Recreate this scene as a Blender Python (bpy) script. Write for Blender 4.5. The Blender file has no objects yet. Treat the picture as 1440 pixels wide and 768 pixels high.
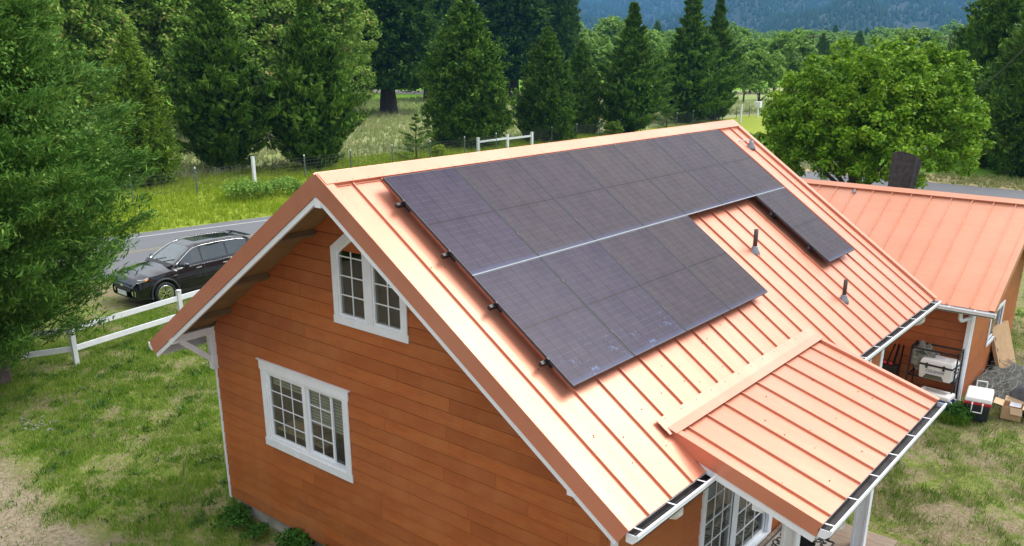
import bpy, math, random
import numpy as np
from mathutils import Vector, Matrix
R_ = math.radians
sin, cos, pi = math.sin, math.cos, math.pi
C = bpy.context.scene.collection
sc = bpy.context.scene
random.seed(7)

# ------------------------------------------------------------------ camera, world, sun, exposure
CAM = Vector((8.3145, -6.5042, 7.5749))
YAW, PITCH, ROLL = 0.6865, -0.3303, 0.0040
fw = Vector((-sin(YAW)*cos(PITCH), cos(YAW)*cos(PITCH), sin(PITCH)))
rt = Vector((cos(YAW), sin(YAW), 0)); up = rt.cross(fw)
rt2 = cos(ROLL)*rt + sin(ROLL)*up; up2 = -sin(ROLL)*rt + cos(ROLL)*up
cd = bpy.data.cameras.new('camera'); cam = bpy.data.objects.new('camera', cd); C.objects.link(cam)
m = Matrix((rt2, up2, -fw)).transposed().to_4x4(); m.translation = CAM
cam.matrix_world = m
cd.sensor_width = 36; cd.lens = 1215.75/1440*36; cd.shift_y = (485.59-384)/1440
cd.clip_start = .1; cd.clip_end = 20000
sc.camera = cam
SUN_EL, SUN_AZ = R_(50), R_(27)          # azimuth from +y towards +x
w = bpy.data.worlds.new('World'); sc.world = w; w.use_nodes = True
wt = w.node_tree; bg = wt.nodes['Background']
sky = wt.nodes.new('ShaderNodeTexSky'); sky.sky_type = 'NISHITA'; sky.sun_disc = False
sky.sun_elevation = SUN_EL; sky.sun_rotation = SUN_AZ
# broken bright cloud cover over the blue, brighter towards the zenith
tc = wt.nodes.new('ShaderNodeTexCoord'); nz = wt.nodes.new('ShaderNodeTexNoise')
nz.inputs['Scale'].default_value = 2.2; nz.inputs['Detail'].default_value = 7; nz.inputs['Roughness'].default_value = .6
wt.links.new(tc.outputs['Generated'], nz.inputs['Vector'])
cr = wt.nodes.new('ShaderNodeValToRGB'); cr.color_ramp.elements[0].position = .34; cr.color_ramp.elements[0].color = (.72, .72, .72, 1)
cr.color_ramp.elements[1].position = .6; cr.color_ramp.elements[1].color = (.93, .93, .93, 1)
wt.links.new(nz.outputs['Fac'], cr.inputs['Fac'])
cl = wt.nodes.new('ShaderNodeValToRGB'); cl.color_ramp.elements[0].position = .35; cl.color_ramp.elements[0].color = (.62, .63, .65, 1)
cl.color_ramp.elements[1].position = .72; cl.color_ramp.elements[1].color = (1, .985, .96, 1)
wt.links.new(nz.outputs['Fac'], cl.inputs['Fac'])
clm = wt.nodes.new('ShaderNodeVectorMath'); clm.operation = 'SCALE'; wt.links.new(cl.outputs['Color'], clm.inputs[0])
sz = wt.nodes.new('ShaderNodeSeparateXYZ'); wt.links.new(tc.outputs['Generated'], sz.inputs[0])   # overcast skies are brighter overhead
ma = wt.nodes.new('ShaderNodeMath'); ma.operation = 'MULTIPLY_ADD'; wt.links.new(sz.outputs[2], ma.inputs[0]); ma.inputs[1].default_value = 8.0; ma.inputs[2].default_value = 8.5
wt.links.new(ma.outputs[0], clm.inputs['Scale'])
mx = wt.nodes.new('ShaderNodeMixRGB'); wt.links.new(cr.outputs['Color'], mx.inputs['Fac'])
wt.links.new(sky.outputs['Color'], mx.inputs['Color1']); wt.links.new(clm.outputs['Vector'], mx.inputs['Color2'])
wt.links.new(mx.outputs['Color'], bg.inputs['Color']); bg.inputs['Strength'].default_value = .10
sd = bpy.data.lights.new('sun', 'SUN'); sd.energy = 2.4; sd.angle = R_(38); sd.color = (1, .975, .94)
so = bpy.data.objects.new('sun', sd); C.objects.link(so)
sdir = Vector((sin(SUN_AZ)*cos(SUN_EL), cos(SUN_AZ)*cos(SUN_EL), sin(SUN_EL)))
so.rotation_euler = sdir.to_track_quat('Z', 'Y').to_euler(); so.location = (0, 0, 40)
sc.view_settings.view_transform = 'Standard'; sc.view_settings.look = 'None'
sc.view_settings.exposure = 0.68; sc.view_settings.gamma = 1
sc.render.engine = 'CYCLES'
sc.cycles.max_bounces = 8; sc.cycles.volume_bounces = 0; sc.cycles.transparent_max_bounces = 12

# ------------------------------------------------------------------ materials
class NT:
    def __init__(s, name):
        s.m = bpy.data.materials.new(name); s.m.use_nodes = True; s.t = s.m.node_tree
        s.b = s.t.nodes['Principled BSDF']; s.out = s.t.nodes['Material Output']
        s.tc = None
    def n(s, typ, **kw):
        nd = s.t.nodes.new(typ)
        for k, v in kw.items(): setattr(nd, k, v)
        return nd
    def L(s, a, b): s.t.links.new(a, b)
    def put(s, sock, v):
        if hasattr(v, 'type') and hasattr(v, 'links'): s.L(v, sock)
        elif isinstance(v, (tuple, list)) and len(v) == 3 and sock.type == 'RGBA': sock.default_value = (*v, 1)
        else: sock.default_value = v
    def obj(s):
        if not s.tc: s.tc = s.n('ShaderNodeTexCoord')
        return s.tc.outputs['Object']
    def pos(s):
        return s.n('ShaderNodeNewGeometry').outputs['Position']
    def math(s, op, a, b=0.0, clamp=False):
        nd = s.n('ShaderNodeMath', operation=op); nd.use_clamp = clamp
        s.put(nd.inputs[0], a); s.put(nd.inputs[1], b); return nd.outputs[0]
    def noise(s, scale, detail=4, rough=.55, vec=None, stretch=None, dist=0):
        v = vec if vec is not None else s.obj()
        if stretch:
            mp = s.n('ShaderNodeMapping'); s.L(v, mp.inputs['Vector']); mp.inputs['Scale'].default_value = stretch; v = mp.outputs['Vector']
        nd = s.n('ShaderNodeTexNoise'); s.L(v, nd.inputs['Vector'])
        nd.inputs['Scale'].default_value = scale; nd.inputs['Detail'].default_value = detail; nd.inputs['Roughness'].default_value = rough
        nd.inputs['Distortion'].default_value = dist
        return nd.outputs['Fac']
    def ramp(s, fac, stops):
        nd = s.n('ShaderNodeValToRGB'); e = nd.color_ramp.elements
        while len(e) < len(stops): e.new(.5)
        for el, (p, c) in zip(e, stops):
            el.position = p; el.color = (*c, 1) if isinstance(c, (tuple, list)) else (c, c, c, 1)
        s.L(fac, nd.inputs['Fac']); return nd.outputs['Color']
    def mix(s, fac, a, b, mode='MIX'):
        nd = s.n('ShaderNodeMixRGB', blend_type=mode)
        s.put(nd.inputs['Fac'], fac); s.put(nd.inputs['Color1'], a); s.put(nd.inputs['Color2'], b); return nd.outputs['Color']
    def bump(s, h, strength=.3, dist=.01):
        nd = s.n('ShaderNodeBump'); s.L(h, nd.inputs['Height']); nd.inputs['Strength'].default_value = strength
        nd.inputs['Distance'].default_value = dist; s.L(nd.outputs['Normal'], s.b.inputs['Normal'])
    def set(s, **kw):
        for k, v in kw.items(): s.put(s.b.inputs[k.replace('_', ' ')], v)
        return s
MATS = {}
def simple(name, col, rough=.6, metal=0.0, var=.12, scale=6, bump=0, spec=.5, coat=0, dirt=None):
    if name in MATS: return MATS[name]
    t = NT(name)
    f = t.noise(scale, 5)
    lo = tuple(c*(1-var) for c in col); hi = tuple(min(1, c*(1+var)) for c in col)
    c = t.ramp(f, [(.3, lo), (.7, hi)])
    if dirt:
        d = t.ramp(t.noise(2.3, 8, .7), [(.55, 0.0), (.75, 1.0)])
        c = t.mix(t.math('MULTIPLY', d, .5), c, dirt)
    t.set(Base_Color=c, Roughness=rough, Metallic=metal, Coat_Weight=coat)
    t.b.inputs['Specular IOR Level'].default_value = spec
    if bump: t.bump(t.noise(scale*6, 4), bump, .01)
    MATS[name] = t.m
    return t.m

def roof_metal(name, col, rough, spec=.8, metal=.46):
    t = NT(name)
    big = t.noise(1.1, 4); fine = t.noise(14, 5, .6, stretch=(1, 1, 1))
    oi = t.n('ShaderNodeObjectInfo').outputs['Random']
    c = t.ramp(big, [(.3, tuple(x*.93 for x in col)), (.7, tuple(min(1, x*1.06) for x in col))])
    c = t.mix(t.math('MULTIPLY', t.ramp(t.noise(5, 7, .75), [(.58, 0.0), (.72, 1.0)]), .16), c, (.55, .38, .30))
    c = t.mix(t.math('MULTIPLY', oi, .10), c, tuple(x*.75 for x in col))
    t.set(Base_Color=c, Metallic=metal)
    t.b.inputs['Specular IOR Level'].default_value = spec
    streak = t.noise(1.0, 6, .65, vec=t.pos(), stretch=(.35, 11, .5)); fade = t.noise(.55, 4, .6, vec=t.pos())
    c = t.mix(t.math('MULTIPLY', t.ramp(streak, [(.48, 0.0), (.68, 1.0)]), .22), c, tuple(x*.72 for x in col))
    c = t.mix(t.math('MULTIPLY', t.ramp(fade, [(.42, 0.0), (.64, 1.0)]), .25), c, (.62, .34, .24))
    t.L(c, t.b.inputs['Base Color'])
    t.put(t.b.inputs['Roughness'], t.math('ADD', t.math('ADD', t.math('MULTIPLY', fine, .12), t.math('MULTIPLY', streak, .14)), rough-.12))
    t.set(Coat_Weight=.25, Coat_Roughness=.24, Coat_IOR=1.5)
    t.bump(t.noise(2.2, 4, .55, vec=t.pos(), stretch=(.5, 1.6, .5)), .35, .02)
    return t.m
M = {}
M['roof'] = roof_metal('copper_painted_metal', (.65, .25, .152), .39, .5)
M['roof_shed'] = roof_metal('copper_painted_metal_weathered', (.60, .25, .145), .42, .5, .45)
M['flash'] = roof_metal('copper_flashing', (.60, .28, .185), .44, .4, .45)
M['white'] = simple('white_painted_wood', (.78, .81, .84), .5, var=.05, dirt=(.62, .63, .62))
M['vinyl'] = simple('white_vinyl', (.8, .83, .86), .35, var=.04, dirt=(.66, .66, .64))
M['gutter_in'] = simple('gutter_grime', (.03, .026, .025), .5, var=.5, scale=9)
M['concrete'] = simple('concrete', (.33, .31, .27), .9, var=.2, bump=.4)
M['ply'] = simple('soffit_plywood', (.22, .13, .05), .8, var=.25, scale=3)
M['darkwood'] = simple('dark_rafter', (.05, .035, .025), .8)
M['lookout'] = simple('lookout_wood', (.17, .105, .05), .8)
M['black'] = simple('black_metal', (.015, .015, .017), .4, var=.2)
M['rubber'] = simple('black_rubber', (.02, .02, .02), .6)
M['lead'] = simple('grey_flashing', (.22, .24, .27), .5, .3)
M['pipe'] = simple('dark_vent_pipe', (.055, .035, .03), .5)
M['steel'] = simple('steel', (.5, .5, .5), .35, .9)
M['frame'] = simple('dark_anodised_frame', (.06, .065, .08), .5, .3)
M['interior'] = simple('interior_wall', (.30, .25, .19), .8)
M['floor_in'] = simple('interior_floor', (.16, .10, .06), .5)
M['blind'] = simple('blind_slats', (.72, .66, .56), .6)
M['reflection_table'] = simple('tan_reflection_wood', (.60, .44, .26), .5, var=.35, scale=5)  # reflection-like tan for the added table behind the glass
M['painted_unlit_room'] = simple('painted_room_dark', (.012, .013, .012), .9)  # near-black colour stands in for the unlit rooms behind the glass

def siding(name='cedar_siding', k=1.02):
    t = NT(name)
    oi = t.n('ShaderNodeObjectInfo').outputs['Random']
    g = t.noise(3.0, 8, .62, stretch=(.7, .7, 14), dist=.4)
    blot = t.noise(1.6, 4, .6)
    c = t.ramp(g, [(.25, (.30*k, .072*k, .014*k)), (.5, (.41*k, .107*k, .021*k)), (.75, (.49*k, .145*k, .033*k))])
    c = t.mix(t.math('MULTIPLY', t.ramp(oi, [(.15, 0.0), (.95, 1.0)]), .52), c, (.25*k, .058*k, .013*k))
    c = t.mix(t.math('MULTIPLY', t.ramp(blot, [(.45, 0.0), (.7, 1.0)]), .30), c, (.50*k, .19*k, .06*k))
    sz = t.n('ShaderNodeSeparateXYZ'); t.L(t.pos(), sz.inputs[0])
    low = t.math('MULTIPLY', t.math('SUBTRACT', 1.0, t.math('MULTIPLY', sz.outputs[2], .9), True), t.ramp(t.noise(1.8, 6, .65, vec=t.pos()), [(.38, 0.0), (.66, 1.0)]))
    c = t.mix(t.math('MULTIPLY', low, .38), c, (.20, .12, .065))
    fade = t.ramp(t.noise(.45, 5, .6, vec=t.pos()), [(.42, 0.0), (.62, 1.0)]); c = t.mix(t.math('MULTIPLY', fade, .22), c, (.50, .21, .085))
    run = t.ramp(t.noise(1.0, 6, .6, vec=t.pos(), stretch=(9, 9, .5)), [(.56, 0.0), (.70, 1.0)]); c = t.mix(t.math('MULTIPLY', run, .16), c, (.22, .07, .025))
    wear = t.ramp(t.noise(22, 3, .5, stretch=(1, 1, .5)), [(.74, 0.0), (.78, 1.0)])
    c = t.mix(t.math('MULTIPLY', wear, .35), c, (.6, .4, .3))
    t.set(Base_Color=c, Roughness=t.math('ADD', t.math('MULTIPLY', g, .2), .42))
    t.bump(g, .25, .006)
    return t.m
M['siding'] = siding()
def deckmat():
    t = NT('weathered_deck_plank'); oi = t.n('ShaderNodeObjectInfo').outputs['Random']
    g = t.noise(3.0, 8, .65, stretch=(1, 12, 1))
    c = t.ramp(g, [(.25, (.17, .12, .085)), (.7, (.36, .28, .21))]); c = t.mix(t.math('MULTIPLY', oi, .4), c, (.22, .15, .10))
    t.set(Base_Color=c, Roughness=.8); t.bump(g, .4, .006); return t.m
M['deck'] = deckmat()
def glassmat(name, tint=(.02, .025, .025), alpha=.55):
    t = NT(name)
    tr = t.n('ShaderNodeBsdfTransparent'); tr.inputs['Color'].default_value = (.72, .76, .74, 1)
    gl = t.n('ShaderNodeBsdfGlossy'); gl.inputs['Roughness'].default_value = .01; gl.inputs['Color'].default_value = (.9, .93, .95, 1)
    fr = t.n('ShaderNodeFresnel'); fr.inputs['IOR'].default_value = 1.8
    mxs = t.n('ShaderNodeMixShader'); t.L(t.math('MULTIPLY', fr.outputs[0], t.math('SUBTRACT', 1.0, t.n('ShaderNodeNewGeometry').outputs['Backfacing'])), mxs.inputs[0]); t.L(tr.outputs[0], mxs.inputs[1]); t.L(gl.outputs[0], mxs.inputs[2])
    t.L(mxs.outputs[0], t.out.inputs['Surface']); return t.m
M['glass'] = glassmat('window_glass')
def carglass():
    t = NT('tinted_car_glass'); t.set(Base_Color=(.02, .03, .032), Roughness=.03, Coat_Weight=1.0, Coat_Roughness=.02)
    t.b.inputs['Specular IOR Level'].default_value = 1.0; return t.m
M['carglass'] = carglass()
M['windscreen'] = simple('windscreen_painted_sky', (.11, .14, .145), .06, coat=1.0)  # sky reflection painted into the pale grey-blue base colour
M['paint'] = simple('black_car_paint', (.010, .011, .014), .22, .3, var=.1, coat=1.0)
M['plastic'] = simple('dark_cladding', (.035, .036, .038), .6)
M['chrome'] = simple('chrome', (.75, .76, .78), .12, 1.0, var=.03)
M['lamp'] = simple('headlight_glass', (.55, .55, .55), .1, .3)
M['amber'] = simple('amber_lens', (.8, .3, .05), .2)
M['cooler_white'] = simple('cooler_white_plastic', (.78, .77, .74), .4, var=.04)
M['cooler_red'] = simple('cooler_red_plastic', (.55, .02, .035), .35, var=.06)
M['cooler_black'] = simple('cooler_black_plastic', (.02, .024, .03), .4)
M['cooler_blue'] = simple('cooler_blue_plastic', (.02, .06, .3), .4)
M['card'] = simple('cardboard', (.50, .32, .17), .85, var=.1)
M['card2'] = simple('cardboard_inside', (.58, .40, .24), .85, var=.1)
M['paper'] = simple('paper_label', (.75, .76, .8), .6)
M['cloth'] = simple('grey_green_cloth', (.16, .17, .14), .9, var=.7, scale=7)
M['mesh_grey'] = simple('grey_barrel', (.12, .14, .16), .5, .2, var=.3)
M['stump'] = simple('weathered_stump', (.040, .040, .043), .9, var=.5, scale=9, bump=.8)
M['bark'] = simple('bark', (.075, .058, .046), .95, var=.4, scale=5, bump=.7)
M['pole'] = simple('pole_wood', (.12, .10, .085), .9)
M['wire'] = simple('wire', (.09, .09, .09), .6)
M['tpost'] = simple('t_post', (.10, .14, .11), .7)

def panelmat(name, stain, tint=(1, 1, 1)):
    t = NT(name)
    sep = t.n('ShaderNodeSeparateXYZ'); t.L(t.obj(), sep.inputs[0]); x, y = sep.outputs[0], sep.outputs[1]
    def line(v, pitch, off, wid):
        f = t.math('FRACT', t.math('DIVIDE', t.math('SUBTRACT', v, off), pitch))
        d = t.math('ABSOLUTE', t.math('SUBTRACT', f, .5)); return t.math('GREATER_THAN', d, .5-wid/pitch/2)
    vx = line(x, .202, .022, .012); hy = line(y, .0965, .010, .0035)
    bus = line(x, .0202, .022, .0022)
    mid = t.math('LESS_THAN', t.math('ABSOLUTE', t.math('SUBTRACT', y, .8785)), .010)
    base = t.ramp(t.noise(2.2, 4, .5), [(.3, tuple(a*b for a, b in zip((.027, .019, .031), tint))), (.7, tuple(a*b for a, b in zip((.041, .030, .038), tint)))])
    c = t.mix(t.math('MULTIPLY', bus, .26), base, (.11, .08, .10))
    c = t.mix(t.math('MULTIPLY', hy, .7), c, (.11, .09, .10))
    g = t.math('MAXIMUM', vx, mid)
    c = t.mix(t.math('MULTIPLY', g, .95), c, (.010, .006, .008))
    dust = t.ramp(t.noise(4, 8, .7), [(.4, 0.0), (.8, 1.0)])
    c = t.mix(t.math('MULTIPLY', dust, .07), c, (.30, .27, .29))
    if stain:
        edge = t.math('SUBTRACT', 1.0, t.math('DIVIDE', y, stain), True)
        sp = t.ramp(t.noise(19, 6, .7), [(.55, 0.0), (.60, 1.0)]); gate = t.ramp(t.noise(3.1, 2, .5), [(.50, 0.0), (.60, 1.0)])
        st = t.math('MULTIPLY', t.math('MULTIPLY', t.math('MULTIPLY', sp, edge), gate), .75)
        c = t.mix(st, c, (.16, .26, .50))
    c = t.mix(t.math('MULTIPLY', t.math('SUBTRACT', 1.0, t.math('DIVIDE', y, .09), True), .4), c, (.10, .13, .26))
    t.set(Base_Color=c, Roughness=.26)
    t.b.inputs['Specular IOR Level'].default_value = .20; t.b.inputs['IOR'].default_value = 1.38
    return t.m
M['pv'] = panelmat('solar_cells_brown_sky_tint', 0, (1.22, 1.2, 1.0)); M['pv_mid'] = panelmat('solar_cells_mid_sky_tint', 0, (1.05, 1.0, 1.08)); M['pv_blue'] = panelmat('solar_cells_blue_sky_tint', 0, (.92, .9, 1.45)); M['pv_stain'] = panelmat('solar_cells_water_stained', .55, (.92, .9, 1.4))  # sky-reflection shift painted as cell tints, blue near to brown far; stains are real
M['trim'] = simple('pale_trim', (.20, .22, .25), .5, .2)

def leafmat(name, cols, scale=.8, rough=.55, trans=.25, tip=None):
    t = NT(name)
    f = t.noise(scale, 3, .6)
    oi = t.n('ShaderNodeObjectInfo').outputs['Random']
    ri = t.n('ShaderNodeNewGeometry').outputs['Random Per Island']
    k = t.math('ADD', t.math('MULTIPLY', f, .6), t.math('MULTIPLY', ri, .4))
    c = t.ramp(k, [(.25, cols[0]), (.5, cols[1]), (.75, cols[2])])
    if tip:
        c = t.mix(t.math('MULTIPLY', t.ramp(t.noise(scale*2.2, 3, .6), [(.55, 0.0), (.68, 1.0)]), t.math('GREATER_THAN', ri, .55)), c, tip)
    c = t.mix(t.math('MULTIPLY', oi, .22), c, cols[0])
    t.set(Base_Color=c, Roughness=rough); t.b.inputs['Specular IOR Level'].default_value = .10
    tb = t.n('ShaderNodeBsdfTranslucent'); t.L(c, tb.inputs['Color'])
    mxs = t.n('ShaderNodeMixShader'); mxs.inputs[0].default_value = trans
    t.L(t.b.outputs[0], mxs.inputs[1]); t.L(tb.outputs[0], mxs.inputs[2]); t.L(mxs.outputs[0], t.out.inputs['Surface'])
    return t.m
M['leyland'] = leafmat('cypress_foliage', [(.04, .12, .016), (.10, .235, .035), (.26, .42, .08)], 1.1)
M['fir'] = leafmat('dark_fir_foliage', [(.028, .075, .008), (.085, .180, .018), (.24, .38, .05)], .7)
M['cedar'] = leafmat('cedar_foliage', [(.022, .062, .009), (.058, .130, .015), (.13, .23, .028)], .6)
M['yellowfir'] = leafmat('yellow_green_foliage', [(.08, .16, .012), (.15, .25, .02), (.24, .35, .045)], .8)
M['maple'] = leafmat('maple_foliage', [(.09, .19, .02), (.20, .34, .04), (.36, .50, .09)], .45, tip=(.55, .36, .18))
M['fruitleaf'] = leafmat('fruit_tree_foliage', [(.06, .16, .008), (.17, .33, .014), (.40, .56, .04)], .7, trans=.3)
M['farleaf'] = leafmat('light_green_foliage', [(.12, .23, .035), (.20, .35, .055), (.34, .50, .10)], .25, trans=.3)
M['grass'] = leafmat('lawn_blades', [(.10, .22, .014), (.21, .37, .03), (.42, .47, .12)], .9, trans=.3)
M['drygrass'] = leafmat('dry_lawn_blades', [(.16, .24, .05), (.32, .35, .12), (.54, .47, .27)], .9, trans=.3)
M['tuft'] = leafmat('tuft_blades', [(.07, .16, .014), (.14, .26, .025), (.26, .37, .06)], 1.2, trans=.3)
M['verge'] = leafmat('verge_grass', [(.14, .24, .015), (.32, .43, .02), (.50, .54, .08)], .5, trans=.35)
M['meadow'] = leafmat('meadow_grass', [(.22, .32, .09), (.42, .45, .20), (.62, .57, .38)], .12, trans=.3)

def groundmat():
    t = NT('ground_grass_and_soil')
    p = t.pos(); sep = t.n('ShaderNodeSeparateXYZ'); t.L(p, sep.inputs[0]); x, y = sep.outputs[0], sep.outputs[1]
    n1 = t.noise(.55, 6, .65, vec=p); n2 = t.noise(3.5, 6, .7, vec=p); n3 = t.noise(.04, 5, .6, vec=p); n4 = t.noise(14, 5, .7, vec=p)
    green = t.ramp(n2, [(.3, (.09, .15, .02)), (.5, (.20, .25, .05)), (.7, (.34, .33, .12))])
    dry = t.ramp(n4, [(.3, (.17, .13, .075)), (.7, (.36, .29, .19))])
    lawn = t.mix(t.ramp(t.math('ADD', t.math('MULTIPLY', n1, .6), t.math('MULTIPLY', n2, .4)), [(.46, 0.0), (.57, .9)]), green, dry)
    # worn yard on the porch side
    worn = t.math('MULTIPLY', t.math('GREATER_THAN', x, 4.0), t.math('LESS_THAN', y, 24.0))
    wm = t.ramp(t.math('ADD', t.math('MULTIPLY', n1, .5), t.math('MULTIPLY', n2, .5)), [(.46, 0.0), (.56, .9)])
    lawn = t.mix(t.math('MULTIPLY', worn, t.math('MULTIPLY', wm, .9)), lawn, dry)
    # bare soil patch: south west of the line through (-10.3,.5) and (-4.2,-1.9)
    s = t.math('ADD', t.math('MULTIPLY', x, .074), t.math('MULTIPLY', y, .997))
    s = t.math('ADD', s, t.math('MULTIPLY', t.math('SUBTRACT', n1, .5), 2.2)); s = t.math('ADD', s, t.math('MULTIPLY', t.math('SUBTRACT', n2, .5), 1.2))
    soilm = t.math('MULTIPLY', t.math('SUBTRACT', -1.50, s), 2.2, True)
    soil = t.ramp(n4, [(.3, (.17, .13, .08)), (.5, (.33, .27, .18)), (.7, (.46, .39, .28))])
    lawn = t.mix(soilm, lawn, soil)
    # far fields
    mead = t.ramp(n3, [(.35, (.20, .30, .07)), (.5, (.36, .40, .16)), (.65, (.52, .48, .30))])
    mead = t.mix(t.ramp(t.math('ADD', t.math('MULTIPLY', n2, .5), t.math('MULTIPLY', n3, .5)), [(.4, 0.0), (.6, .5)]), mead, (.12, .19, .04))
    far = t.math('LESS_THAN', x, -37.0)
    verge = t.math('MULTIPLY', t.math('LESS_THAN', x, -25.0), t.math('GREATER_THAN', x, -38.5))
    c = t.mix(far, lawn, mead)
    c = t.mix(verge, c, t.ramp(n2, [(.3, (.18, .27, .02)), (.7, (.36, .40, .06))]))
    mown = t.math('MULTIPLY', t.math('LESS_THAN', x, -70.0), t.math('LESS_THAN', x, 0.0))
    mown = t.math('MULTIPLY', mown, t.math('SUBTRACT', t.math('ADD', t.math('MULTIPLY', x, -.55), t.math('MULTIPLY', y, .83)), 98.0), True)
    c = t.mix(mown, c, (.15, .31, .02))
    east = t.math('MULTIPLY', t.math('GREATER_THAN', y, 53.0), t.math('GREATER_THAN', x, -25.0))
    c = t.mix(east, c, t.ramp(n2, [(.3, (.09, .22, .015)), (.7, (.15, .30, .03))]))
    sh = t.math('MULTIPLY', t.math('LESS_THAN', t.math('ABSOLUTE', t.math('SUBTRACT', t.math('ADD', y, t.math('MULTIPLY', n2, 1.6)), 53.4)), 2.0), t.math('GREATER_THAN', x, -25.0))
    c = t.mix(sh, c, (.42, .33, .18))
    t.set(Base_Color=c, Roughness=.95); t.b.inputs['Specular IOR Level'].default_value = .15
    t.bump(t.math('ADD', n4, n2), .9, .05)
    return t.m
M['ground'] = groundmat()
def asphalt():
    t = NT('asphalt'); p = t.pos(); n = t.noise(40, 4, .7, vec=p); b = t.noise(.7, 5, .6, vec=p, stretch=(3, .3, 1))
    c = t.ramp(n, [(.3, (.085, .09, .10)), (.7, (.15, .155, .165))]); c = t.mix(t.math('MULTIPLY', b, .35), c, (.21, .21, .215))
    t.set(Base_Color=c, Roughness=.85); t.bump(n, .3, .005); return t.m
M['asphalt'] = asphalt()
M['gravel'] = simple('gravel', (.27, .25, .22), .95, var=.35, scale=3, bump=.5)
M['line'] = simple('road_paint_white', (.42, .43, .43), .7, var=.15, scale=12)
M['yellow'] = simple('road_paint_yellow', (.26, .22, .14), .8, var=.15, scale=12)

# ------------------------------------------------------------------ object helpers
ORG = {}
def place(o, parent=None, loc=(0, 0, 0)):
    C.objects.link(o)
    if parent is not None:
        o.parent = parent; po = ORG.get(parent.name, Vector((0, 0, 0)))
        o.location = Vector(loc)-po; ORG[o.name] = Vector(loc)
    else:
        o.location = loc; ORG[o.name] = Vector(loc)
    return o
def tag(o, label=None, cat=None, group=None, kind=None):
    if label: o['label'] = label
    if cat: o['category'] = cat
    if group: o['group'] = group
    if kind: o['kind'] = kind
    return o
def thing(name, label, cat, loc=(0, 0, 0), group=None):
    o = bpy.data.objects.new(name, None); o.empty_display_size = .2
    place(o, None, loc); return tag(o, label, cat, group)
class MB:
    def __init__(s): s.v = []; s.f = []; s.sm = []
    def add(s, vs, fs, smooth=False):
        b = len(s.v); s.v += [tuple(v) for v in vs]; s.f += [tuple(i+b for i in f) for f in fs]; s.sm += [smooth]*len(fs); return s
    def frame(s, o, X, Y, Z, x0, x1, y0, y1, z0, z1):
        o, X, Y, Z = map(Vector, (o, X, Y, Z))
        vs = [o+X*x+Y*y+Z*z for z in (z0, z1) for (x, y) in ((x0, y0), (x1, y0), (x1, y1), (x0, y1))]
        fl = X.cross(Y).dot(Z) < 0
        fs = [(0, 3, 2, 1), (4, 5, 6, 7), (0, 1, 5, 4), (1, 2, 6, 5), (2, 3, 7, 6), (3, 0, 4, 7)]
        if (x1-x0)*(y1-y0)*(z1-z0) < 0: fl = not fl
        if fl: fs = [f[::-1] for f in fs]
        return s.add(vs, fs)
    def box(s, x0, x1, y0, y1, z0, z1): return s.frame((0, 0, 0), (1, 0, 0), (0, 1, 0), (0, 0, 1), x0, x1, y0, y1, z0, z1)
    def bar(s, a, b, w, h, upv=(0, 0, 1)):
        a, b = Vector(a), Vector(b); d = (b-a); L = d.length; d.normalize(); u = Vector(upv)
        if abs(d.dot(u)) > .98: u = Vector((1, 0, 0))
        r = d.cross(u).normalized(); u = r.cross(d)
        return s.frame(a, r, u, d, -w/2, w/2, -h/2, h/2, 0, L)
    def prism(s, poly, d, flip=False):
        n = len(poly); d = Vector(d); poly = [Vector(p) for p in poly]
        vs = poly+[p+d for p in poly]
        fs = [tuple(range(n))[::-1], tuple(range(n, 2*n))]+[(i, (i+1) % n, n+(i+1) % n, n+i) for i in range(n)]
        nrm = Vector((0, 0, 0))
        for i in range(n): nrm += poly[i].cross(poly[(i+1) % n])
        if nrm.dot(d) < 0: fs = [f[::-1] for f in fs]
        return s.add(vs, fs)
    def tube(s, pts, rad, n=8, cap=True, smooth=True):
        pts = [Vector(p) for p in pts]; rr = rad if isinstance(rad, (list, tuple)) else [rad]*len(pts)
        vs = []; u = None
        for i, p in enumerate(pts):
            d = (pts[min(i+1, len(pts)-1)]-pts[max(i-1, 0)]).normalized()
            if u is None:
                u = Vector((0, 0, 1)) if abs(d.z) < .9 else Vector((1, 0, 0))
            u = (u-d*u.dot(d)).normalized(); r = d.cross(u)
            vs += [p+(u*cos(2*pi*k/n)+r*sin(2*pi*k/n))*rr[i] for k in range(n)]
        fs = [(i*n+k, (i+1)*n+k, (i+1)*n+(k+1) % n, i*n+(k+1) % n)[::-1] for i in range(len(pts)-1) for k in range(n)]
        s.add(vs, fs, smooth)
        if cap:
            b = len(s.v)-len(vs)
            s.f.append(tuple(b+k for k in range(n))); s.f.append(tuple(b+(len(pts)-1)*n+k for k in range(n))[::-1]); s.sm += [False, False]
        return s
    def lathe(s, prof, c=(0, 0, 0), n=16, ax='z', smooth=True):
        vs = []; c = Vector(c)
        for (r, h) in prof:
            for k in range(n):
                a = 2*pi*k/n; p = (r*cos(a), r*sin(a), h)
                if ax == 'x': p = (h, r*cos(a), r*sin(a))
                if ax == 'y': p = (r*sin(a), h, r*cos(a))
                vs.append(c+Vector(p))
        m_ = len(prof); fs = [(i*n+k, i*n+(k+1) % n, (i+1)*n+(k+1) % n, (i+1)*n+k) for i in range(m_-1) for k in range(n)]
        b = len(s.v); s.add(vs, fs, smooth)
        s.f.append(tuple(b+k for k in range(n))[::-1]); s.f.append(tuple(b+(m_-1)*n+k for k in range(n))); s.sm += [False, False]
        return s
    def mesh(s, name, mat, org=(0, 0, 0), bevel=0):
        me = bpy.data.meshes.new(name); o = Vector(org)
        me.from_pydata([tuple(Vector(v)-o) for v in s.v], [], s.f); me.materials.append(mat)
        me.polygons.foreach_set('use_smooth', s.sm); me.update(); return me
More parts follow.
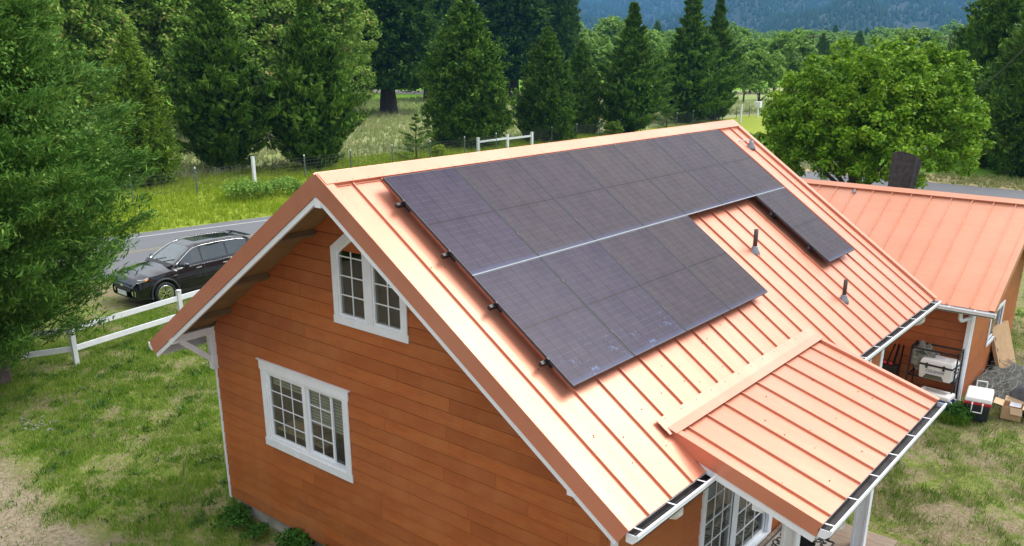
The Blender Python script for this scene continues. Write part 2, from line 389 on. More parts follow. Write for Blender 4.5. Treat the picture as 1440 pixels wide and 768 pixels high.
    def build(s, name, mat, parent=None, org=None, bevel=0, seg=2, sub=0):
        if org is None: org = ORG.get(parent.name, Vector((0, 0, 0))) if parent is not None else Vector((0, 0, 0))
        o = bpy.data.objects.new(name, s.mesh(name, mat, org)); place(o, parent, org)
        if bevel:
            b = o.modifiers.new('bevel', 'BEVEL'); b.width = bevel; b.segments = seg; b.limit_method = 'ANGLE'
        if sub:
            b = o.modifiers.new('sub', 'SUBSURF'); b.levels = sub; b.render_levels = sub
        return o
def npmesh(name, V, F, mat):
    """V (n,3) float, F (m,k) int -> mesh with k-gons"""
    me = bpy.data.meshes.new(name); m_, k = F.shape
    me.vertices.add(len(V)); me.vertices.foreach_set('co', V.astype(np.float32).ravel())
    me.loops.add(m_*k); me.loops.foreach_set('vertex_index', F.astype(np.int32).ravel())
    me.polygons.add(m_); me.polygons.foreach_set('loop_start', np.arange(0, m_*k, k, dtype=np.int32))
    me.update(calc_edges=True); me.materials.append(mat); return me
def copy_tree(o, loc, rz=0, label=None, scale=None):
    r = o.copy(); C.objects.link(r); r.location = loc; r.rotation_euler = (0, 0, rz)
    if label: r['label'] = label
    if scale: r.scale = scale
    for ch in list(o.children):
        c = ch.copy(); C.objects.link(c); c.parent = r
        for g in list(ch.children):
            d = g.copy(); C.objects.link(d); d.parent = c
    return r
# ------------------------------------------------------------------ ground, roads, hills, haze
def sheet(name, pts, z, mat, kind='structure'):
    me = bpy.data.meshes.new(name); me.from_pydata([(x, y, z) for x, y in pts], [], [tuple(range(len(pts)))]); me.materials.append(mat)
    me.update()
    if me.polygons[0].normal.z < 0: me.flip_normals()
    o = bpy.data.objects.new(name, me); C.objects.link(o); return tag(o, kind=kind)
rng = np.random.default_rng(5)
def ground():
    xs = np.concatenate([[-5200, -3000, -1500, -700, -300, -150, -80, -50], np.arange(-36, -17, 2.0), np.arange(-17, 16, .45), [18, 24, 34, 60, 150, 500, 1500, 3500]])
    ys = np.concatenate([[-2500, -900, -300, -100, -40, -20, -12, -8], np.arange(-6, 24, .45), np.arange(25, 60, 2.5), [70, 90, 120, 180, 300, 600, 1200, 2500, 4600]])
    X, Y = np.meshgrid(xs, ys); Z = np.zeros_like(X)
    near = (X > -16) & (X < 15) & (Y > -7) & (Y < 23.5)
    Z += near*(.022*np.sin(X*2.1+Y*1.3)*np.sin(Y*1.7-X*.6)+.02*np.sin(X*4.3+2)*np.sin(Y*3.9)+rng.normal(0, .008, X.shape))-.02*near
    V = np.stack([X, Y, Z], -1).reshape(-1, 3); ny, nx = X.shape
    i = np.arange(nx*(ny-1)).reshape(ny-1, nx)[:, :-1].ravel()
    F = np.stack([i, i+1, i+1+nx, i+nx], 1)
    o = bpy.data.objects.new('ground', npmesh('ground', V, F, M['ground'])); C.objects.link(o); tag(o, kind='structure')
ground()
# main road: runs past the car, slightly off the y axis (fog line through (-26.67,11.24) and (-25.65,17.39))
rd = Vector((.155, .988, 0)).normalized(); rn = Vector((rd.y, -rd.x, 0))       # rn points to the house side
r0 = Vector((-26.15, 14.3, 0))
def road_strip(name, a, b, t0, t1, z, mat):
    q = [r0+rn*a+rd*t0, r0+rn*b+rd*t0, r0+rn*b+rd*t1, r0+rn*a+rd*t1]
    return sheet(name, [(v.x, v.y) for v in q], z, mat)
road_strip('road', -.85, 6.2, -90, 260, .012, M['asphalt'])
road_strip('road_edge_line', -.06, .06, -90, 260, .017, M['line'])
road_strip('road_centre_line', 2.52, 2.62, -90, 260, .017, M['yellow'])
road_strip('road_centre_line', 2.74, 2.84, -90, 260, .017, M['yellow'])
sheet('side_road', [(-16, 45.9), (90, 44.2), (90, 50.4), (-16, 50.4)], .008, M['asphalt'])
sheet('gravel_driveway', [(-135, 95), (-62, 116), (-68, 128), (-140, 106)], .01, M['gravel'])

def hills():
    a0, a1 = R_(-12), R_(62); na, nr = 110, 90
    A = np.linspace(a0, a1, na); Rr = np.linspace(900, 5200, nr)
    AA, RR = np.meshgrid(A, Rr)
    def hf(a, r):
        t = np.clip((r-1250)/2600, 0, 1)
        base = 265*t**1.15
        n = 38*np.sin(a*17+r*.0021)*np.sin(r*.0032+a*6)+18*np.sin(a*41+r*.004)+12*np.sin(a*71-r*.009)
        spur = 60*np.exp(-((a-R_(22)-.00006*(r-1500))/.09)**2)*np.exp(-((r-1900)/500)**2)
        return np.maximum(-2, base+n*np.clip((r-1150)/900, 0, 1)+spur+(r > 3800)*(r-3800)*.05)
    H = hf(AA, RR)
    V = np.stack([CAM.x-RR*np.sin(AA), CAM.y+RR*np.cos(AA), H-1.0], -1).reshape(-1, 3)
    i = np.arange(na*(nr-1)).reshape(nr-1, na)[:, :-1].ravel(); F = np.stack([i, i+na, i+na+1, i+1], 1)
    t = NT('forested_hillside'); n = t.noise(.006, 8, .65, vec=t.pos()); n2 = t.noise(.05, 5, .7, vec=t.pos())
    c = t.ramp(n, [(.40, (.008, .022, .009)), (.60, (.012, .030, .011)), (.72, (.022, .05, .018))])
    c = t.mix(t.math('MULTIPLY', n2, .5), c, (.012, .03, .014)); t.set(Base_Color=c, Roughness=1.0)
    me = npmesh('hills', V, F, t.m); me.polygons.foreach_set('use_smooth', [True]*len(me.polygons))
    o = bpy.data.objects.new('hills', me); C.objects.link(o); tag(o, kind='structure')
    # conifers covering the slopes: one mass
    n = 38000; a = rng.uniform(R_(0), R_(48), n); r = np.sqrt(rng.uniform(1250**2, 3900**2, n))
    clear = (np.sin(a*23+r*.004)+np.sin(r*.0061-a*31)+.7*np.sin(a*90+r*.02)) > 1.75
    a, r = a[~clear], r[~clear]; n = len(a)
    h = rng.uniform(8, 16, n); w_ = h*rng.uniform(.26, .42, n); x = CAM.x-r*np.sin(a); y = CAM.y+r*np.cos(a); z = hf(a, r)-3
    th = rng.uniform(0, 6.28, n)[:, None]+np.arange(5)*2*pi/5
    base = np.stack([x[:, None]+np.cos(th)*w_[:, None], y[:, None]+np.sin(th)*w_[:, None], np.repeat(z[:, None], 5, 1)], -1)
    tip = np.stack([x, y, z+h], -1)[:, None]
    V = np.concatenate([base, tip], 1).reshape(-1, 3); b = (np.arange(n)*6)[:, None, None]
    F = (b+np.array([[k, (k+1) % 5, 5] for k in range(5)])[None]).reshape(-1, 3)
    fm = leafmat('hill_conifers', [(.014, .036, .014), (.018, .045, .016), (.030, .066, .022)], .004, trans=.05, rough=.9)
    o = bpy.data.objects.new('hill_forest', npmesh('hill_forest', V, F, fm)); C.objects.link(o)
    tag(o, 'dark blue green conifer forest covering the distant hillside', 'forest', kind='stuff')
hills()
hz = MB().box(-5600, 3900, -2700, 5600, -6, 560)
hm = bpy.data.materials.new('haze'); hm.use_nodes = True; ht = hm.node_tree; ht.nodes.clear()
ho = ht.nodes.new('ShaderNodeOutputMaterial'); hv = ht.nodes.new('ShaderNodeVolumePrincipled')
hv.inputs['Color'].default_value = (.16, .47, 1, 1); hv.inputs['Density'].default_value = .00017; hv.inputs['Anisotropy'].default_value = .0
ht.links.new(hv.outputs[0], ho.inputs['Volume'])
tag(hz.build('haze', hm), 'thin blue haze filling the air to the hills', 'haze', kind='stuff')
# ------------------------------------------------------------------ house
RZ, AL, SL, LEN = 6.15, .5991, 5.42, 10.93
ca, sa, ta = cos(AL), sin(AL), math.tan(AL)
YW0, YW1, XW, ZB = .73, 10.2, 3.84, .25         # wall planes and wall bottom
def RP(u, s, h=0, side=1): return Vector((side*(s*ca+h*sa), u, RZ-s*sa+h*ca))
def slab(mb, u0, u1, s0, s1, h0, h1, side=1):
    d = RP(0, 1, 0, side)-RP(0, 0, 0, side); n = RP(0, 0, 1, side)-RP(0, 0, 0, side)
    return mb.frame((0, 0, RZ), (0, 1, 0), d, n, u0, u1, s0, s1, h0, h1)
house = thing('house', 'orange cedar sided gable house with copper metal roof and white trimmed windows', 'house', (0, 0, 0))
MB().box(-3.79, 3.79, .78, 10.15, -.3, ZB+.01).build('foundation', M['concrete'], house, bevel=.01)

SHARED = {}
def board_mesh(key, vs):
    fs = [(0, 1, 2, 3), (7, 6, 5, 4), (0, 4, 5, 1), (1, 5, 6, 2), (2, 6, 7, 3), (3, 7, 4, 0)]
    me = bpy.data.meshes.new('siding_board'); me.from_pydata(vs, [], fs); me.materials.append(M['siding']); me.update(); return me
def siding_rows(parent, o, X, n, z0, z1, exp, lim, holes, seed, name='siding_board', minlen=.35):
    """o: wall origin, X: unit along the wall, n: outward normal; lim(z)->(a,b) extents; holes: (a,b,z0,z1)"""
    rg = random.Random(seed); o, X, n = Vector(o), Vector(X), Vector(n); z = z0; back = MB(); row = 0
    Z = Vector((0, 0, 1)); flip = X.cross(n).dot(Z) < 0
    while z < z1-.02:
        zt = min(z+exp, z1); a0, b0 = lim(z); a1, b1 = lim(zt)
        if b0-a0 < .08: break
        segs = [(a0, b0, a1, b1)]
        for (ha, hb, hz0, hz1) in holes:
            if zt > hz0+.01 and z < hz1-.01:
                ns = []
                for (p, q, r, s_) in segs:
                    if hb <= p or ha >= q: ns.append((p, q, r, s_)); continue
                    if ha > p+.02: ns.append((p, ha, r, ha))
                    if hb < q-.02: ns.append((hb, q, hb, s_))
                segs = ns
        for (p, q, r, s_) in segs:
            back_v = [o+X*p+Z*z-n*.05, o+X*q+Z*z-n*.05, o+X*s_+Z*zt-n*.05, o+X*r+Z*zt-n*.05]
            back.prism(back_v, n*.049)
            cuts = [p]; L = q-p
            x = p+rg.uniform(.7, 2.6)
            while x < q-minlen: cuts.append(x); x += rg.uniform(1.3, 3.4)
            cuts.append(q)
            for i in range(len(cuts)-1):
                c0, c1 = cuts[i]+(.0015 if i else 0), cuts[i+1]-(.0015 if i < len(cuts)-2 else 0)
                t0 = r if i == 0 else c0; t1 = s_ if i == len(cuts)-2 else c1
                if t1 < t0: t1 = t0+.001
                th, tt = .027+rg.uniform(0, .003), .016
                org = o+X*c0+Z*(z+.011)
                P = [org*1, o+X*c1+Z*(z+.011), o+X*t1+Z*(zt-.001), o+X*t0+Z*(zt-.001)]
                vs = [v+n*.001-org for v in P]+[P[0]+n*th-org, P[1]+n*th-org, P[2]+n*tt-org, P[3]+n*tt-org]
                fs = [(0, 1, 2, 3), (7, 6, 5, 4), (0, 4, 5, 1), (1, 5, 6, 2), (2, 6, 7, 3), (3, 7, 4, 0)]
                if flip: fs = [f[::-1] for f in fs]
                me = bpy.data.meshes.new('siding_board'); me.from_pydata([tuple(v) for v in vs], [], [f[::-1] for f in fs]); me.materials.append(M['siding']); me.update()
                ob = bpy.data.objects.new(name, me); place(ob, parent, org)
        z = zt; row += 1
    return back
def wall(parent, nm, o, X, n, z0, z1, exp, lim, holes, seed):
    w_ = bpy.data.objects.new(nm, bpy.data.meshes.new(nm)); place(w_, parent, ORG[parent.name])
    back = siding_rows(w_, o, X, n, z0, z1, exp, lim, holes, seed)
    w_.data = back.mesh('wall', M['darkwood'], ORG[parent.name]); return w_
under = RZ-.14/ca
wall(house, 'gable_wall', (0, YW0, 0), (1, 0, 0), (0, -1, 0), ZB, RZ-.3, .2, lambda z: (-min(XW, (under-z)/ta), min(XW, (under-z)/ta)),
     [(-2.56, -.60, 1.70, 2.97), (-.66, .66, 4.06, 5.04)], 3)
wall(house, 'side_wall', (XW, 0, 0), (0, 1, 0), (1, 0, 0), ZB, RZ-XW*ta-.12, .2, lambda z: (YW0, YW1), [(2.92, 5.33, .30, 2.42), (8.2, 9.45, .9, 2.45)], 4)
wall(house, 'side_wall', (-XW, 0, 0), (0, 1, 0), (-1, 0, 0), ZB, RZ-XW*ta-.12, .2, lambda z: (YW0, YW1), [], 5)
wall(house, 'back_wall', (0, YW1, 0), (1, 0, 0), (0, 1, 0), ZB, RZ-.3, .2, lambda z: (-min(XW, (under-z)/ta), min(XW, (under-z)/ta)), [], 6)
# corner boards
for x0, x1, y0, y1, mt in ((-3.885, -3.842, .69, .80, 'white'), (3.70, 3.80, .695, .705, 'siding'), (3.842, 3.885, .70, .80, 'white'), (3.842, 3.885, 10.10, 10.21, 'white'), (3.73, 3.885, 10.21, 10.25, 'white')):
    MB().box(x0, x1, y0, y1, ZB-.02, 3.33 if abs(x0) > 3.8 or 1 else 3).build('corner_board', M[mt], house, bevel=.004)
# interior: two floors as closed shells open only at the windows
def room(x0, x1, y0, y1, z0, z1, wallm, floorm):
    g = MB()
    def q(a, b, c, d): g.add([a, b, c, d], [(0, 1, 2, 3)])
    q((x0, y1, z0), (x1, y1, z0), (x1, y1, z1), (x0, y1, z1)); q((x0, y0, z1), (x0, y1, z1), (x1, y1, z1), (x1, y0, z1))
    q((x0, y0, z0), (x0, y1, z0), (x0, y1, z1), (x0, y0, z1)); q((x1, y1, z0), (x1, y0, z0), (x1, y0, z1), (x1, y1, z1))
    g.build('interior_walls', wallm, house)
    MB().box(x0, x1, y0, y1, z0-.05, z0).build('interior_floor', floorm, house)
room(-3.7, 3.74, .80, 10.0, .34, 3.0, M['interior'], M['floor_in'])
room(-1.5, 1.5, .80, 4.0, 3.2, 5.0, M['painted_unlit_room'], M['painted_unlit_room'])

# ---- windows in a local frame: o origin at lower left of the opening, X along wall, n outward
def W(o, X, n):
    o, X, n = Vector(o), Vector(X), Vector(n)
    return lambda mb, a0, a1, z0, z1, d0, d1: mb.frame(o, X, (0, 0, 1), n, a0, a1, z0, z1, d0, d1)
def sash(parent, f, a0, a1, z0, z1, d, cols, rows, fr=.035, mun=.013, mat='vinyl'):
    g = MB(); f(g, a0, a1, z0, z0+fr, d, d+.03); f(g, a0, a1, z1-fr, z1, d, d+.03); f(g, a0, a0+fr, z0+fr, z1-fr, d, d+.03); f(g, a1-fr, a1, z0+fr, z1-fr, d, d+.03)
    s_ = g.build('sash_frame', M[mat], parent)
    a0 += fr; a1 -= fr; z0 += fr; z1 -= fr
    f(MB(), a0, a1, z0, z1, d+.008, d+.012).build('pane', M['glass'], parent)
    for i in range(1, cols): x = a0+(a1-a0)*i/cols; f(MB(), x-mun/2, x+mun/2, z0, z1, d+.013, d+.022).build('muntin', M[mat], parent)
    for j in range(1, rows): z = z0+(z1-z0)*j/rows; f(MB(), a0, a1, z-mun/2, z+mun/2, d+.0132, d+.0235).build('muntin', M[mat], parent)
# big slider on the gable
win = bpy.data.objects.new('window', None); place(win, house, (-1.58, YW0, 2.34))
f = W((0, YW0, 0), (1, 0, 0), (0, -1, 0))
g = MB(); f(g, -2.62, -.54, 2.90, 3.05, .026, .05); f(g, -2.62, -.54, 1.62, 1.745, .026, .05); f(g, -2.60, -2.49, 1.745, 2.90, .024, .045); f(g, -.67, -.56, 1.745, 2.90, .024, .045)
g.build('window_trim', M['white'], win, bevel=.004)
g = MB(); f(g, -2.66, -.50, 3.05, 3.065, .0, .065); g.build('drip_cap', M['white'], win)
g = MB(); f(g, -2.52, -.64, 2.86, 2.92, -.06, .030); f(g, -2.52, -.64, 1.73, 1.79, -.06, .032); f(g, -2.52, -2.46, 1.79, 2.86, -.06, .030); f(g, -.70, -.64, 1.79, 2.86, -.06, .030); f(g, -1.60, -1.54, 1.79, 2.86, -.03, .024)
g.build('frame', M['vinyl'], win, bevel=.003)
sash(win, f, -2.46, -1.60, 1.79, 2.86, -.02, 3, 4)
sash(win, f, -1.54, -.98, 1.79, 2.86, -.045, 2, 4)
f(MB(), -.98, -.70, 1.79, 2.86, -.045, -.041).build('pane', M['glass'], win)
bl = MB()
for k in range(13):
    z = 2.86-k*.05; bl.box(-1.52, -.71, .795, .81, z, z+.034)
bl.build('blind', M['blind'], win)
bl = MB()
for k in range(5):
    z = 2.86-k*.05; bl.box(-2.44, -1.62, .795, .81, z, z+.034)
bl.build('blind', M['blind'], win)
MB().box(-2.5, -1.35, .84, 1.75, 1.86, 1.90).build('added_reflection_table', M['reflection_table'], win); MB().box(-1.25, -.85, 1.0, 1.4, 1.5, 2.35).build('chair_back', M['black'], win, bevel=.05)  # table added so its tan imitates a reflection in the lower panes
MB().box(-2.2, -1.7, .95, 1.25, 1.90, 2.05).build('storage_box', M['card'], win, bevel=.01)
# gable window: two lights with raked heads, symmetrical about the ridge
gwn = bpy.data.objects.new('gable_window', None); place(gwn, house, (0, YW0, 4.6))
def gp(mb, poly, d0, d1): # poly in (x,z)
    return mb.prism([(x, YW0-d0, z) for x, z in poly], (0, -(d1-d0), 0))
def rk(x, zt): return zt-abs(x)*ta      # parallel to the roof
g = MB()
gp(g, [(-.725, 4.03), (.725, 4.03), (.725, 4.14), (-.725, 4.14)], .026, .05)
gp(g, [(-.71, 4.14), (-.61, 4.14), (-.61, rk(.61, 5.45)), (-.71, rk(.71, 5.57))], .026, .048)
gp(g, [(.61, 4.14), (.71, 4.14), (.71, rk(.71, 5.57)), (.61, rk(.61, 5.45))], .026, .048)
gp(g, [(-.71, rk(.71, 5.57)), (-.61, rk(.61, 5.45)), (0, 5.45), (0, 5.585)], .0255, .0475)
gp(g, [(.71, rk(.71, 5.57)), (.61, rk(.61, 5.45)), (0, 5.45), (0, 5.585)], .0255, .0475)
gp(g, [(-.075, 4.14), (.075, 4.14), (.075, rk(.075, 5.45)), (-.075, rk(.075, 5.45))], .026, .046)
g.build('window_trim', M['white'], gwn, bevel=.003)
gp(MB(), [(-.705, 4.05), (.705, 4.05), (.705, 5.08), (0, 5.56), (-.705, 5.08)], -.09, -.07).build('backing', M['painted_unlit_room'], gwn)
for sg in (-1, 1):
    g = MB(); q = lambda pts: [(sg*x, z) for x, z in pts]
    zi = lambda x: rk(x, 5.45)
    gp(g, q([(.075, 4.14), (.61, 4.14), (.61, 4.18), (.075, 4.18)]), -.03, .03); gp(g, q([(.075, 4.18), (.105, 4.18), (.105, zi(.105)), (.075, zi(.075))]), -.03, .0305)
    gp(g, q([(.575, 4.18), (.61, 4.18), (.61, zi(.61)), (.575, zi(.575))]), -.03, .0305); gp(g, q([(.105, zi(.105)-.045), (.575, zi(.575)-.045), (.575, zi(.575)), (.105, zi(.105))]), -.03, .0308)
    g.build('frame', M['vinyl'], gwn)
    gp(MB(), q([(.105, 4.18), (.575, 4.18), (.575, zi(.575)-.045), (.105, zi(.105)-.045)]), 0, .004).build('pane', M['glass'], gwn)
    for k in range(1, 4):
        z = 4.18+k*.265; x1 = min(.575, (5.40-z)/ta)
        gp(MB(), q([(.105, z-.008), (x1, z-.008), (x1, z+.008), (.105, z+.008)]), .005, .014).build('muntin', M['vinyl'], gwn)
    gp(MB(), q([(.335, 4.18), (.350, 4.18), (.350, zi(.35)-.045), (.335, zi(.335)-.045)]), .0052, .0145).build('muntin', M['vinyl'], gwn)
# sliding patio door under the porch
dr = bpy.data.objects.new('patio_door', None); place(dr, house, (XW, 4.1, .36))
f = W((XW, 0, 0), (0, 1, 0), (1, 0, 0))
g = MB(); f(g, 2.88, 5.37, 2.28, 2.40, .0, .05); f(g, 2.88, 2.98, .36, 2.28, 0, .05); f(g, 5.22, 5.37, .36, 2.28, 0, .055); f(g, 2.98, 5.22, .36, .42, -.06, .06)
g.build('frame', M['white'], dr, bevel=.004)
g = MB(); f(g, 3.84, 4.08, .42, 2.28, -.05, .03); g.build('mullion', M['vinyl'], dr, bevel=.004)
sash(dr, f, 2.98, 3.88, .42, 2.28, .0, 3, 5, fr=.05, mun=.015)
sash(dr, f, 4.05, 5.22, .42, 2.28, -.035, 3, 5, fr=.06, mun=.015)
# window further back on the same wall
w2 = bpy.data.objects.new('window', None); place(w2, house, (XW, 8.8, 1.7))
g = MB(); f(g, 8.12, 9.50, 2.38, 2.5, .026, .05); f(g, 8.12, 9.50, .85, .96, .026, .05); f(g, 8.12, 8.24, .96, 2.38, .026, .048); f(g, 9.38, 9.50, .96, 2.38, .026, .048)
g.build('window_trim', M['white'], w2, bevel=.004); sash(w2, f, 8.24, 9.38, .96, 2.38, -.02, 2, 3)

# ---- roof
roof = slab(slab(MB(), .05, LEN-.05, 0, SL-.03, -.135, -.02, 1), .05, LEN-.05, 0, SL-.03, -.135, -.02, -1).build('roof', M['ply'], house)
def pan(width, length, end=.0):
    """one standing seam pan in a local frame: x across, y down slope, z out"""
    g = MB(); g.box(.0, width, 0, length, -.018, -.010)
    g.add([(-.010, 0, -.01), (.010, 0, -.01), (.008, 0, .018), (-.008, 0, .018), (-.010, length, -.01), (.010, length, -.01), (.008, length, .018), (-.008, length, .018)],
          [(0, 1, 2, 3)[::-1][::-1], (7, 6, 5, 4), (0, 4, 5, 1), (1, 5, 6, 2), (2, 6, 7, 3), (3, 7, 4, 0)])
    return g.mesh('roof_panel', M['roof'])
def mat_from(o, X, Y, Z):
    m_ = Matrix((Vector(X), Vector(Y), Vector(Z))).transposed().to_4x4(); m_.translation = Vector(o); return m_
def put_local(name, me, parent, M4):
    o = bpy.data.objects.new(name, me); C.objects.link(o); o.parent = parent
    po = ORG.get(parent.name, Vector((0, 0, 0))); m_ = M4.copy(); m_.translation = M4.translation-po; o.matrix_basis = m_; return o
pw = .4605; me_full = pan(pw, SL); first = pan(.39, SL); last = pan(LEN-.39-22*pw, SL)
dR, nR = Vector((ca, 0, -sa)), Vector((sa, 0, ca)); dL, nL = Vector((-ca, 0, -sa)), Vector((-sa, 0, ca))
for k in range(-1, 23):
    u = .39+k*pw if k >= 0 else 0; me_ = first if k < 0 else (last if k == 22 else me_full)
    put_local('roof_panel', me_, roof, mat_from(RP(u, 0, 0), (0, 1, 0), dR, -(Vector((0, 1, 0)).cross(dR))*-1) if False else mat_from(RP(u, 0), (0, 1, 0), dR, nR))
    put_local('roof_panel', me_, roof, mat_from(RP(u, 0, 0, -1), (0, 1, 0), dL, nL))
g = MB()
for sd_ in (1, -1):
    slab(g, -.02, LEN+.02, 0, .20, .034, .042, sd_); slab(g, -.02, LEN+.02, .192, .20, .0, .034, sd_); slab(g, -.02, LEN+.02, .2, .225, -.006, .0, sd_)
g.build('ridge_cap', M['roof'], roof)
for y_ in (-.040, LEN+.026): MB().prism([RP(y_, 0, .035), RP(y_, .34, .02), RP(y_, .34, -.1853), RP(y_, 0, -.185)+Vector((0, 0, -.039)), RP(y_, .34, -.1853, -1), RP(y_, .34, .02, -1)], (0, .014, 0)).build('peak_cap', M['roof'], roof)
for y_ in (.0, LEN-.05): MB().prism([RP(y_, .25, -.19), RP(y_, .25, -.2545), Vector((0, y_, RZ-.2545/ca)), RP(y_, .25, -.2545, -1), RP(y_, .25, -.19, -1), Vector((0, y_, RZ-.19/ca))], (0, .036, 0)).build('peak_board', M['white'], roof)
sc_ = MB()
for k in range(44):
    for sd_ in (1,):
        p = RP(.15+k*.25, .17, .042, sd_); sc_.lathe([(.007, 0), (.005, .005)], p, 6)
sc_.build('screws', M['lead'], roof)
for sd_ in (1, -1):
    for (y0, y1, yo) in ((-.035, .085, -1), (LEN-.085, LEN+.035, 1)):
        g = MB(); slab(g, y0, y1, 0, SL+.01, .026, .034, sd_)
        ya, yb = (y0-.004, y0+.008) if yo < 0 else (y1-.008, y1+.004)
        slab(g, ya, yb, 0, SL+.01, -.185, .0335, sd_)
        yi = y1-.008 if yo < 0 else y0; slab(g, yi, yi+.008, 0, SL+.01, -.008, .026, sd_)
        g.build('rake_trim', M['roof'], roof)
        g = MB(); y2 = (y0+.012, y0+.05) if yo < 0 else (y1-.05, y1-.012); slab(g, y2[0], y2[1], 0, SL, -.255, -.19, sd_)
        g.build('fascia_board', M['white'], roof)
    g = MB(); slab(g, .05, LEN-.05, SL-.06, SL-.028, -.25, -.022, sd_); g.build('fascia_board', M['white'], roof)
    for s_ in (1.35, 2.75, 4.05):
        g = MB(); slab(g, .06, YW0-.03, s_, s_+.09, -.215, -.137, sd_); g.build('lookout', M['lookout'], roof)
# brackets at the gable: arm under the rake, leg on the wall, brace
def bracket(x, z, full=True, y0=-.03, yw=YW0, sgn=1):
    b = bpy.data.objects.new('gable_bracket', None); place(b, house, (x, yw, z))
    MB().box(x-.06, x+.06, y0, yw, z-.06, z+.06).build('arm', M['white'], b, bevel=.006)
    if full:
        MB().box(x-.058, x+.058, yw-.11, yw-.012, z-.66, z-.06).build('leg', M['white'], b, bevel=.006)
        MB().bar((x, y0+.16, z-.05), (x, yw-.06, z-.52), .09, .09).build('brace', M['white'], b, bevel=.005)
bracket(-3.86, 3.27); bracket(3.80, 3.30); bracket(0, 5.83, False)
# vents, mast foot
def vent(y, s, hgt, r, lean=0):
    p = RP(y, s); v = bpy.data.objects.new('roof_vent', None); place(v, house, p)
    MB().lathe([(.095, -.07), (.09, -.02), (.06, .03), (.05, .07), (.04, .085)], p, 18).build('boot', M['lead'], v)
    MB().lathe([(r, -.05), (r, hgt), (r*.8, hgt), (r*.8, hgt-.06)], p, 14).build('pipe', M['pipe'], v)
vent(6.88, 3.05, .36, .036); vent(7.9, 4.52, .34, .034)
p = RP(10.5, .80); v = bpy.data.objects.new('mast_foot', None); place(v, house, p)
MB().lathe([(.10, -.05), (.09, 0), (.05, .07), (.04, .12)], p, 16).build('boot', M['lead'], v)
MB().tube([p+Vector((0, 0, .1)), p+Vector((0, 0, .17))], .03, 10).build('cap', M['steel'], v)
MB().tube([p+Vector((0, 0, .13)), p+Vector((-.35, -.30, .13)), p+Vector((-.5, -.62, .16))], .012, 6).build('arm', M['vinyl'], v)
# gutters
def gutter(parent, x, y0, y1, z, sgn, straps=.62, w_=.128, outlets=(), nm='gutter'):
    """trough along y, inner edge at x, opening up"""
    P = [(0, 0), (0, -.10), (sgn*.075, -.105), (sgn*w_, -.055), (sgn*w_, .0)]; T = .008
    g = MB()
    for (a, b) in zip(P[:-1], P[1:]):
        g.bar((x+a[0], y0, z+a[1]), (x+a[0], y1, z+a[1]), .001, .001) if False else None
        d = Vector((b[0]-a[0], 0, b[1]-a[1])); nn = Vector((d.z, 0, -d.x)).normalized()*T*(sgn)
        g.prism([(x+a[0], y0, z+a[1]), (x+b[0], y0, z+b[1]), (x+b[0]-nn.x, y0, z+b[1]-nn.z), (x+a[0]-nn.x, y0, z+a[1]-nn.z)], (0, y1-y0, 0))
    g.prism([(x+sgn*(w_-.012), y0, z-.005), (x+sgn*(w_+.012), y0, z-.005), (x+sgn*(w_+.012), y0, z+.012), (x+sgn*(w_-.012), y0, z+.012)], (0, y1-y0, 0))
    for ye in (y0-.004, y1-.004): g.prism([(x+a, ye, z+b) for a, b in P], (0, .008, 0))
    G = g.build(nm, M['vinyl'], parent)
    xa, xb = sorted((x+sgn*.010, x+sgn*(w_-.012)))
    MB().box(xa, xb, y0+.01, y1-.01, z-.088, z-.065).build('gutter_debris', M['gutter_in'], G)
    g = MB(); xa, xb = sorted((x+sgn*.0095, x+sgn*.012)); g.box(xa, xb, y0+.01, y1-.01, z-.065, z-.002)
    xa, xb = sorted((x+sgn*(w_-.0125), x+sgn*(w_-.010))); g.box(xa, xb, y0+.01, y1-.01, z-.062, z-.008); g.build('gutter_lining', M['gutter_in'], G)
    y = y0+.12
    while y < y1-.05:
        MB().bar((x-sgn*.01, y, z+.006), (x+sgn*(w_+.01), y, z+.014), .022, .004).build('strap', M['vinyl'], G); y += straps
    for yo in outlets:
        MB().tube([(x+sgn*.07, yo, z-.09), (x+sgn*.07, yo, z-.17), (x+sgn*.02, yo+.02, z-.23), (x-sgn*.10, yo+.04, z-.27)], .045, 10).build('outlet', M['vinyl'], G)
    return G
ze = RZ-SL*sa
gutter(house, SL*ca-.022, .0, LEN, ze-.035, 1, .66, outlets=(.95, 10.0))
gutter(house, -SL*ca-.005, .0, LEN, ze-.035, -1, .9)

# ---- porch
PX0, PZ0, PX1, PZ1, PY0, PY1 = 4.0, 3.425, 5.80, 2.885, 1.67, 6.06
pd = Vector((PX1-PX0, 0, PZ1-PZ0)); PL = pd.length; pd.normalize(); pn = Vector((-pd.z, 0, pd.x))
# bits of debris lying on the metal
g = MB(); rg_ = random.Random(12)
for k in range(34):
    p_ = RP(rg_.uniform(.4, 6.5), rg_.uniform(3.9, 4.6) if k % 2 else rg_.uniform(.4, 5.3), -.008); g.lathe([(.011*rg_.uniform(.4, 1.2), 0), (.006, .006)], p_, 5)
for k in range(16):
    q_ = rg_.uniform(.1, 1.7); g.lathe([(.011*rg_.uniform(.4, 1.1), 0), (.006, .006)], (PX0+pd.x*q_, rg_.uniform(1.9, 5.9), PZ0+.008+pd.z*q_), 5)
tag(g.build('roof_debris', M['bark'], house), kind='stuff')
proof = MB().frame((PX0-.15*pd.x, 0, PZ0-.15*pd.z+.012), (0, 1, 0), pd, pn, PY0+.05, PY1-.05, 0, PL+.13, -.10, -.022).build('porch_roof', M['ply'], house)
nP = 10; seams = [1.91+.4665*k for k in range(10)]
edges = [PY0]+seams[:9]+[PY1]
cache = {}
for k in range(len(edges)-1):
    wk = round(edges[k+1]-edges[k], 4)
    if wk not in cache: cache[wk] = pan(wk, PL)
    put_local('roof_panel', cache[wk], proof, mat_from((PX0, edges[k], PZ0+.014), (0, 1, 0), pd, pn))
